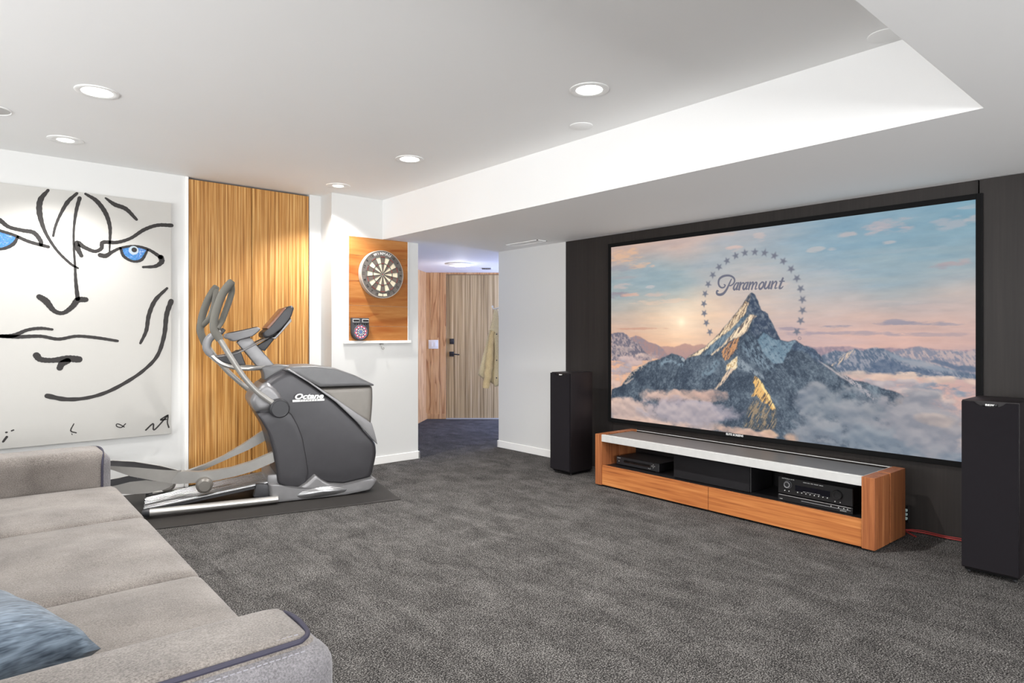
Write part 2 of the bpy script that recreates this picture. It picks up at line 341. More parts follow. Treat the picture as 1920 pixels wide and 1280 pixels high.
# picture on the screen: outlines and colours on a 960 x 540 canvas
ART={"mount":[[473.5,165.8],[481.6,171.7],[490.8,191.5],[501.0,214.5],[516.7,222.5],[521.1,233.2],[532.1,252.5],[543.1,273.8],[551.7,290.6],[570.9,294.2],[587.7,289.3],[608.4,302.5],[634.6,312.3],[650.4,328.1],[662.1,340.7],[692.7,362.4],[723.8,382.3],[745.3,384.7],[778.2,394.6],[818.4,406.0],[838.8,417.1],[870.7,438.2],[874.9,588.3],[112.7,718.4],[208.9,483.5],[277.6,343.6],[300.3,328.9],[338.4,310.0],[360.1,290.5],[364.3,287.3],[382.0,271.3],[399.4,252.2],[416.6,233.4],[433.5,216.0],[447.8,197.6],[454.9,186.9],[464.2,174.1]],"hill":[[3.3,449.4],[43.4,435.9],[55.2,419.6],[82.3,392.1],[120.1,370.7],[149.6,357.6],[185.5,349.1],[206.5,339.7],[227.2,331.9],[247.6,334.4],[267.7,343.9],[300.3,366.9],[338.4,398.7],[375.3,424.1],[375.3,506.0],[-4.9,559.4]],"sunflank":[[277.6,344.2],[300.3,328.9],[338.4,310.0],[360.1,290.5],[364.3,287.3],[382.0,271.3],[399.4,252.2],[416.6,233.4],[433.5,216.0],[447.8,197.6],[454.9,186.9],[466.6,195.0],[459.6,205.7],[454.9,223.1],[431.1,247.0],[411.7,264.7],[382.0,284.9],[348.9,309.2],[319.5,332.7]],"flankbright":[[279.2,342.7],[338.4,310.6],[360.1,291.9],[366.8,286.1],[387.0,271.3],[411.7,258.0],[382.0,283.8],[348.9,308.1],[319.5,331.3]],"peaklit":[[454.9,186.9],[464.2,174.1],[472.4,166.9],[468.9,184.2],[459.6,205.7],[457.2,223.2],[443.0,216.2],[447.8,197.6]],"ridge2":[[468.9,224.6],[478.2,224.8],[488.5,228.3],[478.2,234.6],[471.2,247.5],[459.6,269.3],[440.7,282.5],[409.2,293.8],[384.5,314.4],[356.6,335.5],[354.0,331.0],[389.5,303.0],[411.7,280.3],[431.1,262.5],[447.8,245.0]],"ridge2b":[[468.9,225.6],[477.0,230.2],[471.2,247.5],[457.2,267.1],[433.5,280.3],[406.8,293.8],[387.0,312.1],[411.7,282.6],[433.5,262.6],[447.8,247.2]],"teal1":[[454.9,224.2],[431.1,247.0],[411.7,264.7],[382.0,284.9],[348.9,309.2],[333.3,336.1],[354.0,331.0],[389.5,303.0],[411.7,280.3],[431.1,262.5],[447.8,245.0],[464.2,227.7]],"orange":[[384.5,321.2],[409.2,297.2],[440.7,282.5],[435.9,298.0],[431.1,313.6],[421.4,327.2],[411.7,338.6],[394.4,348.1],[389.5,334.7]],"smallpeak":[[401.9,359.1],[419.0,345.1],[433.5,334.7],[432.8,351.3],[432.3,364.6],[426.3,371.6],[411.7,367.7],[399.4,374.9]],"smallridge":[[428.7,367.0],[421.4,371.8],[394.4,404.5],[371.9,426.2],[364.3,426.7],[387.0,398.1],[399.4,377.2],[411.7,367.7]],"smallsnow":[[433.5,334.7],[447.8,342.0],[471.2,361.0],[503.2,381.2],[516.7,395.6],[498.7,390.1],[471.2,376.2],[447.8,370.7],[433.5,366.8]],"gold":[[480.5,383.0],[488.7,386.5],[501.0,401.4],[517.1,425.5],[531.1,451.3],[538.0,466.9],[529.1,470.5],[513.1,453.7],[499.0,450.0],[488.7,435.2],[472.2,440.3],[484.6,414.0],[475.3,398.9]],"goldedge":[[488.7,386.5],[501.0,401.4],[517.1,425.5],[531.1,451.3],[537.0,466.0],[531.1,462.7],[515.1,435.2],[499.0,409.2]],"goldlow":[[499.0,450.0],[529.1,470.5],[538.0,466.9],[542.9,490.2],[539.0,515.4],[501.0,523.4],[449.0,525.3],[463.8,478.3],[478.4,441.8]],"bowl":[[507.7,271.6],[527.7,285.4],[551.7,291.7],[570.9,294.6],[587.7,289.9],[590.9,293.4],[581.5,307.0],[566.7,326.0],[556.0,347.2],[534.3,352.2],[516.7,335.7],[503.2,321.0],[489.6,291.0]],"midslope":[[464.2,271.5],[485.1,291.1],[503.2,323.2],[529.9,352.3],[538.7,369.0],[516.7,369.9],[485.1,353.9],[452.5,328.7],[445.4,306.8]],"peakdark":[[473.5,166.5],[481.6,172.1],[490.8,191.5],[501.0,214.5],[516.7,222.5],[521.1,233.2],[532.1,252.5],[543.1,273.8],[551.7,290.6],[529.9,285.4],[507.7,269.4],[485.1,284.5],[471.2,271.5],[480.5,234.6],[494.2,226.2],[471.2,221.3],[457.2,221.0],[464.2,197.1]],"shoulder":[[589.8,292.4],[608.4,303.5],[634.6,312.3],[650.4,328.1],[666.0,347.6],[642.6,344.4],[622.6,324.7],[606.3,316.9],[591.9,319.2],[581.5,311.1]],"rightstripe":[[638.6,334.4],[662.1,348.7],[692.7,368.3],[723.8,390.0],[723.8,393.9],[692.7,374.1],[662.1,353.7]],"rightsnow":[[685.5,358.4],[722.8,378.7],[747.6,398.9],[752.0,404.6],[776.1,425.4],[793.2,435.7],[771.7,430.4],[734.1,402.2],[699.7,372.5]],"hillsnow":[[185.5,359.4],[210.0,346.9],[227.2,349.4],[247.6,357.4],[267.7,359.6],[261.0,371.3],[234.1,357.8],[213.5,358.5],[192.5,371.0]],"hillrim":[[47.3,432.5],[66.9,403.6],[93.7,383.9],[120.1,369.2],[149.6,359.1],[123.8,376.6],[97.5,392.9],[66.9,419.0]],"hillrim2":[[247.6,335.8],[267.7,345.3],[300.3,368.3],[338.4,398.7],[332.2,400.5],[297.1,375.5],[267.7,356.7]],"hillrim3":[[51.2,429.2],[89.9,408.6],[86.1,413.4],[59.1,431.8]],"valley":[[313.2,372.0],[332.2,382.4],[369.3,342.4],[381.4,353.0],[357.0,386.8],[332.2,393.5]],"farL":[[1.2,273.7],[23.5,270.6],[47.3,269.1],[66.9,279.9],[82.3,295.3],[108.9,304.2],[127.5,325.1],[156.8,345.5],[156.8,354.4],[1.2,359.2]],"farL2":[[74.6,286.1],[97.5,279.9],[116.4,284.4],[145.9,299.3],[167.6,303.6],[192.5,315.1],[213.5,335.2],[213.5,346.8],[105.1,349.9]],"farL3":[[185.5,312.2],[213.5,310.4],[234.1,313.0],[271.0,301.9],[300.3,307.8],[325.9,302.4],[344.7,307.2],[344.7,345.9],[178.4,350.8]],"farR1":[[591.3,309.4],[614.4,302.6],[632.0,307.5],[676.0,305.6],[713.6,303.8],[736.4,307.8],[752.0,309.9],[801.7,306.1],[830.7,309.0],[842.9,303.1],[870.7,306.1],[908.9,308.8],[959.9,307.8],[959.9,357.9],[591.3,375.2]],"farR2":[[801.7,317.7],[828.7,309.1],[844.9,305.4],[860.8,302.4],[882.3,309.2],[905.2,310.4],[925.7,308.0],[943.9,311.3],[959.9,306.3],[959.9,368.5],[801.7,367.6]],"farR3":[[627.0,350.7],[651.8,327.2],[685.5,314.1],[706.6,317.3],[726.2,308.9],[745.3,314.1],[765.2,306.2],[786.8,307.5],[803.8,316.5],[830.7,327.3],[870.7,335.2],[908.9,347.1],[959.9,357.9],[959.9,368.5],[870.7,368.8],[810.1,364.9],[699.7,370.1],[639.5,367.9]],"farR3s":[[789.0,309.8],[805.9,319.9],[834.8,328.4],[870.7,334.1],[908.9,348.2],[936.6,354.7],[890.0,353.4],[850.9,344.9],[818.4,334.6],[801.7,325.8]],"farR3d":[[763.0,345.8],[784.7,330.9],[801.7,335.1],[830.7,345.6],[862.8,353.4],[905.2,362.6],[870.7,368.8],[810.1,367.2],[756.4,362.7]],"farR3lit":[[671.2,352.8],[699.7,326.0],[726.2,309.7],[728.4,315.7],[718.2,328.0],[702.0,338.2],[683.2,353.6]],"farR4":[[876.5,332.8],[890.0,329.0],[908.9,334.0],[929.3,343.1],[943.9,339.3],[959.9,343.0],[959.9,353.6],[927.5,350.7]],"stars":[[482.3,61.6],[454.4,61.1],[428.2,66.4],[402.6,77.6],[379.0,92.6],[359.9,112.8],[345.8,137.2],[336.2,163.2],[332.3,190.8],[333.6,217.5],[340.1,244.2],[351.0,269.7],[509.1,66.4],[535.0,76.3],[558.2,92.0],[577.9,113.4],[592.5,137.3],[601.8,163.5],[606.3,190.4],[606.3,217.1],[601.8,242.6],[592.5,269.3]],"reg":[[599.4,285.8]],"sun":[[259.8,240.9]]}
SKY=[[8.7,11.5,196,170,160],[82.3,-5.9,200,172,160],[263.3,-9.3,205,178,168],[459.1,-0.5,176,172,176],[573.1,-13.1,146,166,180],[723.8,1.2,130,160,178],[951.3,5.3,118,160,180],[8.7,129.4,150,168,174],[208.9,132.5,154,172,178],[381.5,77.1,168,176,182],[488.7,72.4,158,174,184],[663.7,75.7,138,166,182],[834.1,69.1,130,162,178],[951.3,104.0,144,166,176],[30.1,214.2,190,182,172],[171.3,233.3,228,198,172],[259.8,240.9,252,228,198],[348.9,236.3,232,202,178],[459.1,139.9,205,190,182],[531.7,198.6,212,190,178],[663.7,190.6,186,184,184],[834.1,174.3,152,170,178],[951.3,202.6,190,180,176],[723.8,242.6,214,184,172],[884.8,245.3,216,180,168],[951.3,290.3,200,168,164],[30.1,281.1,226,176,150],[259.8,303.6,240,194,158],[599.8,282.6,200,172,170],[723.8,298.3,212,174,168],[112.7,102.7,150,170,180],[780.6,123.3,146,168,180],[599.8,135.3,172,180,186],[854.7,2.0,132,160,176],[171.3,328.3,228,180,150],[381.5,324.0,220,180,160],[834.1,308.8,212,172,162]]
CLD=[[51.3,32.2,57.4,23.3,222,180,150,0.8],[102.6,64.6,43.6,13.0,226,184,156,0.7],[40.7,69.6,51.8,10.0,150,150,160,0.5],[155.9,72.1,15.4,4.8,224,186,165,0.8],[30.1,152.3,46.1,10.1,150,140,150,0.8],[82.3,154.8,50.2,6.5,226,180,160,0.7],[171.3,157.3,56.0,6.3,220,186,172,0.5],[152.0,134.0,15.5,6.4,205,195,195,0.6],[40.7,126.2,37.5,8.3,205,185,180,0.6],[190.2,180.2,108.1,7.8,228,198,176,0.6],[422.5,46.4,21.5,7.1,214,186,178,0.8],[496.0,24.8,17.3,12.4,205,185,180,0.6],[638.6,70.7,20.1,6.5,190,186,186,0.7],[676.0,74.4,12.2,3.8,190,184,184,0.6],[712.1,43.1,23.4,6.3,186,178,180,0.8],[797.0,35.2,47.5,16.7,178,170,176,0.8],[769.5,40.2,22.0,9.6,186,176,180,0.6],[795.9,70.8,15.0,4.8,186,180,182,0.7],[913.9,41.0,32.8,13.4,170,172,180,0.7],[955.8,38.8,14.5,9.9,180,176,180,0.7],[951.3,14.1,19.9,5.5,172,176,184,0.6],[923.4,129.1,35.1,5.5,172,160,164,0.85],[904.3,133.1,21.0,4.5,160,154,162,0.7],[942.1,122.9,13.7,4.4,180,166,168,0.7],[679.7,257.1,33.6,3.8,150,146,160,0.9],[834.1,251.5,60.5,4.7,150,144,158,0.9],[874.9,254.3,57.9,3.4,156,150,162,0.8],[813.1,247.7,26.2,5.9,156,150,162,0.8],[723.8,273.6,120.7,4.9,170,156,164,0.8],[884.8,277.2,84.6,4.5,172,156,162,0.7],[573.1,262.7,37.2,4.0,160,148,160,0.8],[625.8,273.5,62.4,5.1,168,154,164,0.7],[112.7,258.2,77.5,4.1,200,150,130,0.6],[72.0,100.0,60.5,4.9,170,160,165,0.4],[488.7,107.1,70.7,8.3,196,188,188,0.4],[348.9,0.7,95.1,11.8,205,182,172,0.5],[663.7,126.8,71.8,6.4,182,184,188,0.4],[834.1,92.5,79.8,5.8,158,172,182,0.4],[531.7,151.1,54.8,6.8,220,196,186,0.4],[723.8,205.5,130.9,6.2,200,186,182,0.4],[884.8,216.9,93.5,5.7,206,184,178,0.4]]
MIS=[[82.3,356.4,60.0,16.4,196,172,170,0.9],[30.1,381.4,46.1,23.4,170,160,168,0.9],[142.3,341.7,57.3,9.6,205,180,172,0.7],[30.1,322.9,62.4,8.3,200,178,172,0.5],[19.5,428.8,29.7,23.5,205,178,168,0.9],[8.7,412.6,34.1,8.4,215,185,172,0.7],[61.7,504.0,90.3,29.8,190,168,164,0.95],[19.5,499.3,42.2,23.5,205,175,160,0.9],[199.6,460.8,81.3,21.9,206,176,164,0.95],[280.9,450.3,68.0,15.1,206,174,160,0.9],[245.4,488.2,119.9,30.7,168,158,168,0.95],[348.9,445.4,45.3,17.7,200,166,154,0.85],[332.3,488.1,96.4,23.7,160,154,166,0.8],[112.7,532.0,132.7,19.5,200,176,168,0.8],[298.3,528.8,130.4,12.0,212,180,164,0.7],[428.7,533.6,60.0,9.9,212,178,160,0.8],[524.7,532.2,19.6,10.9,216,178,152,0.9],[582.5,534.7,21.2,12.0,214,176,152,0.85],[474.0,538.2,57.7,8.4,206,170,154,0.7],[638.6,415.5,30.0,23.3,132,138,148,0.95],[623.2,442.6,33.0,31.2,130,138,150,0.95],[676.0,457.4,59.5,50.7,132,140,150,0.95],[746.9,475.5,66.2,61.2,136,142,152,0.95],[651.2,510.9,72.6,38.6,136,142,152,0.9],[834.1,490.0,79.8,52.6,146,146,154,0.95],[904.3,515.8,65.1,45.0,140,142,152,0.95],[834.1,425.7,26.7,11.7,200,172,158,0.9],[879.8,456.3,25.4,16.0,200,174,158,0.6],[918.6,469.2,20.7,17.9,200,172,158,0.8],[894.6,432.2,38.2,13.6,150,146,154,0.6],[780.6,448.0,43.1,16.9,140,144,152,0.8],[932.8,534.1,36.6,11.1,110,125,142,0.7],[651.2,546.9,72.6,12.8,108,122,138,0.5],[735.5,369.6,39.5,9.8,206,184,172,0.85],[786.1,370.8,32.3,9.6,218,190,174,0.9],[834.1,367.3,28.7,9.3,216,190,174,0.9],[894.6,373.4,42.8,9.0,214,188,174,0.9],[946.7,372.8,22.7,8.7,210,186,174,0.8],[823.7,387.8,80.6,11.7,176,166,170,0.95],[780.6,390.3,53.5,12.0,180,170,174,0.9],[904.3,394.2,65.1,13.5,140,146,160,0.95],[854.7,402.1,39.9,9.3,190,172,170,0.9],[894.6,406.2,33.5,9.0,204,182,172,0.85],[932.8,390.1,36.6,8.9,130,142,160,0.7],[874.9,423.6,57.9,11.4,160,158,166,0.9],[942.1,439.1,27.3,22.1,156,150,158,0.9],[923.4,415.2,27.9,8.9,196,176,170,0.7],[849.6,436.1,59.5,39.4,146,146,154,1],[791.5,524.8,122.4,40.7,128,138,150,1],[879.8,473.4,66.9,57.0,148,148,156,0.9],[889.7,458.7,32.7,13.6,188,168,158,0.5],[92.5,522.6,116.4,42.5,196,172,164,1],[245.4,508.2,119.9,36.9,172,162,168,1],[171.3,550.0,144.1,22.2,208,178,164,0.9]]
LET=[[[[416.6,127.5],[413.6,132.2],[407.5,144.2],[401.4,155.1],[392.7,164.8],[382.7,168.1],[374.4,166.2],[371.9,161.5],[373.2,157.0],[376.4,157.6]],8,24,12],[[[394.4,141.2],[397.7,143.6],[393.9,148.6],[386.5,149.1],[380.2,144.2],[377.4,135.6],[380.0,125.6],[389.0,119.4],[401.4,117.3],[413.6,119.2],[422.9,125.7],[425.1,133.4],[420.9,141.1],[413.2,145.2],[408.3,144.2]],10,20,10],[[[435.5,140.2],[430.8,139.1],[424.4,146.0],[422.2,153.2],[424.9,157.0],[430.2,151.8],[435.5,140.2]],8,17,9],[[[436.4,139.4],[430.9,155.5],[435.7,155.7]],16,16,6],[[[442.3,139.2],[437.9,157.1]],17,18,17],[[[440.9,148.2],[447.0,140.4],[450.8,140.6]],7,10,16],[[[462.5,141.0],[457.9,139.8],[451.6,146.7],[449.4,153.8],[452.1,157.5],[457.3,152.4],[462.5,141.0]],8,17,9],[[[463.4,140.1],[457.9,156.0],[462.7,156.3]],16,16,6],[[[469.6,140.0],[465.1,157.6]],15,17,15],[[[468.2,148.9],[475.3,140.3],[477.8,143.2],[473.7,158.1]],7,15,15],[[[477.3,149.4],[484.3,140.9],[487.6,143.7],[483.4,157.7],[488.7,157.1]],7,15,7],[[[502.1,141.0],[495.4,147.7],[494.2,156.5],[498.5,158.5],[505.2,151.8],[506.3,143.1],[502.1,141.0]],12,17,12],[[[512.8,141.2],[508.8,155.0],[512.2,158.4],[518.2,152.9],[523.4,141.8]],15,14,9],[[[524.0,141.9],[519.7,157.4],[523.7,157.6]],16,16,7],[[[530.6,141.7],[526.4,158.9]],16,17,16],[[[529.4,150.3],[537.0,142.1],[540.6,144.9],[536.6,158.6],[542.1,158.0]],7,15,7],[[[557.0,135.0],[551.4,149.2],[548.1,158.6],[552.6,159.7],[557.5,155.6]],16,17,7],[[[548.7,142.2],[560.8,142.6]],9,10,9]]
def paint_picture():
    import numpy as np
    W,H=960,540
    rng=np.random.RandomState(7)
    yy,xx=np.mgrid[0:H,0:W].astype(np.float32); xx+=.5; yy+=.5
    def vnoise(x,y,seed):
        g=np.random.RandomState(seed).rand(256,256).astype(np.float32)
        xi=np.floor(x).astype(int);yi=np.floor(y).astype(int);fx=x-xi;fy=y-yi
        fx=fx*fx*(3-2*fx);fy=fy*fy*(3-2*fy)
        a=g[yi&255,xi&255];b=g[yi&255,(xi+1)&255];c=g[(yi+1)&255,xi&255];d=g[(yi+1)&255,(xi+1)&255]
        return a+(b-a)*fx+(c-a)*fy+(a-b-c+d)*fx*fy
    def fbm(x,y,seed,o=5):
        s=0;a=.5;t=0
        for i in range(o):
            s=s+a*vnoise(x,y,seed+i*13);t+=a;a*=.55;x=x*2.03+17;y=y*2.03+9
        return s/t
    def blur(m,k):
        for _ in range(2):
            for ax in(0,1):
                p=np.pad(m,[(k,k) if i==ax else (0,0) for i in range(2)],mode='edge');cs=np.cumsum(p,axis=ax,dtype=np.float64)
                cs=np.concatenate([np.zeros_like(np.take(cs,[0],ax)),cs],ax);n=2*k+1
                m=((np.take(cs,range(n,cs.shape[ax]),ax)-np.take(cs,range(0,cs.shape[ax]-n),ax))/n).astype(np.float32)
        return m
    rx=(fbm(xx/9,yy/9,101,4)-.5);ry=(fbm(xx/9,yy/9,151,4)-.5)
    def mask(poly,rough=6,soft=1):
        px=xx+rx*rough;py=yy+ry*rough
        m=np.zeros((H,W),bool)
        P=poly+[poly[0]]
        ys=[p[1] for p in poly];y0=int(max(0,min(ys)-rough-2));y1=int(min(H,max(ys)+rough+2))
        if y1<=y0:return m.astype(np.float32)
        sx=px[y0:y1];sy=py[y0:y1];mm=m[y0:y1]
        for (ax,ay),(bx,by) in zip(P[:-1],P[1:]):
            if ay==by: continue
            c=((ay>sy)!=(by>sy))&(sx<(bx-ax)*(sy-ay)/(by-ay)+ax);mm^=c
        f=m.astype(np.float32)
        return blur(f,soft) if soft else f
    def over(m,col):
        nonlocal img
        col=np.asarray(col,np.float32)
        if col.ndim==1: col=col[None,None,:]
        img=img*(1-m[...,None])+col*m[...,None]
    def mix(a,b,t): 
        a=np.array(a,np.float32);b=np.array(b,np.float32); return a+(b-a)*np.clip(t,0,1)[...,None]
    # sky from colour samples
    P=np.array(SKY,np.float32);num=np.zeros((H,W,3),np.float32);den=np.zeros((H,W),np.float32)
    for x,y,r,g,b in P:
        d=((xx-x)/1.5)**2+(yy-y)**2; w=np.exp(-d/(2*42**2))+1e-3/(1+d/2000); num+=w[...,None]*np.array([r,g,b],np.float32);den+=w
    img=num/den[...,None]
    n1=fbm(xx/120+yy/300,yy/14,5);n2=fbm(xx/40,yy/12,9)
    img+=((n1-.5)*26)[...,None]*np.array([1,.5,.1],np.float32)+((n2-.5)*16)[...,None]
    n3=fbm(xx/30,yy/7,31,5)
    for x,y,a,b,r,g,bl,s in CLD:
        q=((xx-x)/a)**2+((yy-y)/b)**2
        m=np.clip((1.25-q)*.9+(n3-.5)*3.2,0,1)*np.clip(1.6-q*.45,0,1)*s
        over(m.astype(np.float32),np.array([r,g,bl]))
    sx,sy=ART['sun'][0]
    d=np.sqrt(((xx-sx))**2+((yy-sy)*1.0)**2)
    img+=(np.exp(-(d/13)**2)*24+np.exp(-(d/60)**2)*16)[...,None]*np.array([1,.95,.8],np.float32)
    # textures
    ang=np.radians(118);u=xx*np.cos(ang)+yy*np.sin(ang);v=-xx*np.sin(ang)+yy*np.cos(ang)
    hatchL=fbm(u/16,v/2.3,41,5);ang=np.radians(60);u2=xx*np.cos(ang)+yy*np.sin(ang);v2=-xx*np.sin(ang)+yy*np.cos(ang)
    hatchR=fbm(u2/11,v2/3,47,5);rock=fbm(xx/7,yy/7,61,5);big=fbm(xx/45,yy/40,71,4);grain=fbm(xx/2.2,yy/2.2,83,3)
    def tex(n,lo,hi): return np.clip((n-lo)/(hi-lo),0,1)
    A=ART
    # far ranges
    over(mask(A['farL3'],3),mix((196,156,142),(172,142,142),tex(yy,300,350)+ (rock-.5)*.6))
    over(mask(A['farL2'],3),mix((168,138,136),(150,136,144),tex(rock,.35,.65)))
    over(mask(A['farL'],4),mix((112,108,122),(176,158,158),tex(rock*.6+hatchR*.4,.42,.6)))
    over(mask(A['farR1'],3),mix((150,134,146),(176,152,158),tex(rock,.35,.65)))
    over(mask(A['farR2'],4),mix((134,136,152),(186,168,168),tex(rock*.5+hatchR*.5,.42,.6)))
    over(mask(A['farR3'],4),mix((92,108,130),(150,152,164),tex(rock*.5+hatchR*.5,.42,.62)))
    over(mask(A['farR3s'],3,2),mix((140,150,164),(168,166,172),tex(n2,.3,.7)))
    over(mask(A['farR3d'],5),mix((80,98,124),(110,122,142),tex(rock,.3,.7)))
    over(mask(A['farR4'],4)*.8,(88,106,132))
    over(mask(A['farR3lit'],5)*tex(hatchL,.42,.56),(214,190,170))
    # mist behind the main mountain on the left and right
    n4=fbm(xx/26,yy/13,201,6);n5=fbm(xx/26+40,yy/13+7,231,6)
    def mist(sel,k=4.2,n4=n4,b0=1.15):
        nb=blur(n4,3)
        for i,(x,y,a,b,r,g,bl,s) in enumerate(MIS):
            if not sel(i): continue
            q=((xx-x)/a)**2+((yy-y)/b)**2
            m=np.clip(b0-q+(n4-.5)*k,0,1)*np.clip(2.0-q*.6,0,1)*s
            m=m.astype(np.float32)
            c=np.array([r,g,bl],np.float32)[None,None,:]+((n5-.5)*16-(yy-y)/b*7+np.clip(nb-np.roll(nb,9,0),-.1,.1)*110)[...,None]*np.array([1.1,.9,.7],np.float32)
            over(m,c)
    far=lambda i: i<6 or 35<=i<47
    mist(far)
    # hill on the left
    def slate(n): return mix((50,63,80),(124,138,150),n)
    fine=fbm(xx/3.2,yy/3.2,91,3)
    rd=lambda n:1-np.abs(2*n-1)
    hL=fbm((u+rx*30)/9,(v+ry*14)/1.9,141,4);hR=fbm((u2+rx*30)/9,(v2+ry*14)/1.9,147,4)
    side=np.clip((xx-430+ (yy-170)*.12)/90+(big-.5)*4,0,1)
    hs=hL*(1-side)+hR*side
    vein=rd(fbm(xx/16+ry*2,yy/14+rx*2,161,4))
    base=slate(tex(hs*.45+rock*.2+fine*.2+vein*.15,.44,.70)*.78+(big-.5)*1.1)
    base=np.stack([blur(base[...,c].astype(np.float32),1) for c in range(3)],-1)*.6+base*.4
    m=mask(A['hill'],5);over(m,base*.96)
    over(mask(A['hillsnow'],8,2)*tex(rock,.36,.5)*.9,(136,156,170))
    over(mask(A['hillrim'],9,2)*tex(rock,.40,.56)*.8,(214,190,170))
    over(mask(A['hillrim3'],3)*.8,(208,186,172)); over(mask(A['hillrim2'],5)*tex(rock,.35,.5)*.85,(176,186,192))
    # main mountain
    mm=mask(A['mount'],4);over(mm,base)
    def inn(k,r=6,s=1): return mask(A[k],r,s)*mm
    over(inn('valley',10,3)*tex(rock,.36,.54)*.8,(128,150,164))
    over(inn('midslope',14,4)*tex(hatchR*.6+rock*.4,.4,.58)*.75,(138,158,172))
    over(inn('bowl',6,1),mix((104,130,148),(150,168,180),tex(big*.5+hatchR*.3+rock*.2,.36,.62)))
    over(inn('bowl',9,2)*np.clip(1-tex(rock,.28,.40),0,1)*.8,(74,92,112))
    over(inn('peakdark',5),mix((56,70,92),(116,126,138),tex(rock*.6+hatchR*.4,.42,.70)))
    over(inn('shoulder',8,2)*.85,mix((62,78,102),(104,122,142),tex(rock,.4,.66)))
    over(inn('teal1',8,2)*.9,mix((76,98,118),(134,152,164),tex(hatchL*.6+rock*.4,.38,.64)))
    over(inn('peaklit',5),mix((70,78,92),(196,172,148),tex(hatchL*.7+rock*.3,.44,.6)))
    over(inn('sunflank',5),mix((104,88,80),(232,206,172),tex(hatchL*.75+grain*.25,.36,.56)))
    over(inn('flankbright',6)*tex(hatchL*.6+rock*.4,.34,.48),(250,226,190))
    over(inn('ridge2',6),mix((116,104,100),(228,204,176),tex(hatchL*.75+grain*.25,.38,.56)))
    over(inn('ridge2b',6)*tex(hatchL,.36,.5),(250,226,192))
    over(inn('orange',9,1)*tex(hatchL*.6+rock*.4,.32,.46),mix((84,70,72),(206,150,106),tex(hatchL*.75+grain*.25,.4,.58)))
    over(inn('smallsnow',9,2)*tex(hatchR*.5+rock*.5,.36,.54)*.85,(150,162,172))
    over(inn('smallpeak',5),mix((190,156,112),(255,234,194),tex(rock*.5+hatchL*.5,.36,.52)))
    over(inn('smallridge',5)*tex(hatchL,.3,.46),(226,198,172))
    over(inn('goldlow',10,3)*tex(hatchL*.5+rock*.5,.34,.5)*.85,mix((70,78,84),(168,142,110),tex(hatchL*.8+grain*.2,.42,.6)))
    over(inn('gold',8,1)*tex(hatchL*.6+rock*.4,.30,.42),mix((100,80,66),(238,188,116),tex(hatchL*.85+grain*.15,.38,.54)))
    over(inn('goldedge',4)*tex(hatchL,.34,.46),(255,222,150))
    over(inn('rightsnow',7)*tex(hatchR*.5+grain*.5,.4,.54)*.85,(190,180,184))
    over(inn('rightstripe',4)*.8,(196,184,184))
    sp=tex(grain,.62,.74)*mm*np.clip((yy-250)/60,0,1)*.25
    over(sp.astype(np.float32),(170,182,192))
    # dim toward cloud level
    n6=fbm(xx/34,yy/25,301,6)
    mist(lambda i: not far(i),2.8,n6,1.5)
    # stars and lettering
    ink=(112,116,130)
    cx0=sum(p[0] for p in A['stars'])/22
    st=np.zeros((H,W),np.float32)
    for i,(x,y) in enumerate(A['stars']):
        rot=(x-cx0)/95*.5
        pts=[]
        for k in range(10):
            r=(11.5 if k%2==0 else 4.4);a=-np.pi/2+k*np.pi/5+rot
            pts.append([x+r*np.cos(a),y+r*np.sin(a)])
        st=np.maximum(st,mask(pts,0,0))
    over(blur(st,1)*.98,ink)
    tm=np.zeros((H,W),np.float32)
    def spline(p,n=14):
        p=[np.array(q,float) for q in p];p=[2*p[0]-p[1]]+p+[2*p[-1]-p[-2]];o=[]
        for i in range(1,len(p)-2):
            for t in np.linspace(0,1,n,endpoint=False):
                a,b,c,d=p[i-1:i+3];o.append(.5*((2*b)+(c-a)*t+(2*a-5*b+4*c-d)*t*t+(3*b-a-3*c+d)*t**3))
        o.append(p[-2]);return o
    for pts,w0,w1,w2 in LET:
        s=spline(pts);n=len(s)
        for i,q in enumerate(s):
            t=i/(n-1);w=(w0+(w1-w0)*t*2 if t<.5 else w1+(w2-w1)*(t-.5)*2)*.31/2
            x0,x1,y0,y1=int(q[0]-6),int(q[0]+7),int(q[1]-6),int(q[1]+7)
            dd=np.hypot(xx[y0:y1,x0:x1]-q[0],yy[y0:y1,x0:x1]-q[1])
            tm[y0:y1,x0:x1]=np.maximum(tm[y0:y1,x0:x1],np.clip(w+.5-dd,0,1))
    over(tm*.97,(104,106,122))
    x,y=A['reg'][0];d=np.hypot(xx-x,yy-y);over((np.clip(1.2-np.abs(d-3.6),0,1)*.8+np.clip(1.4-d,0,1)*.6).astype(np.float32),(130,122,134))
    img=np.clip(img,0,255)/255
    lin=np.where(img<=.04045,img/12.92,((img+.055)/1.055)**2.4)
    return img,lin.astype(np.float32),W,H

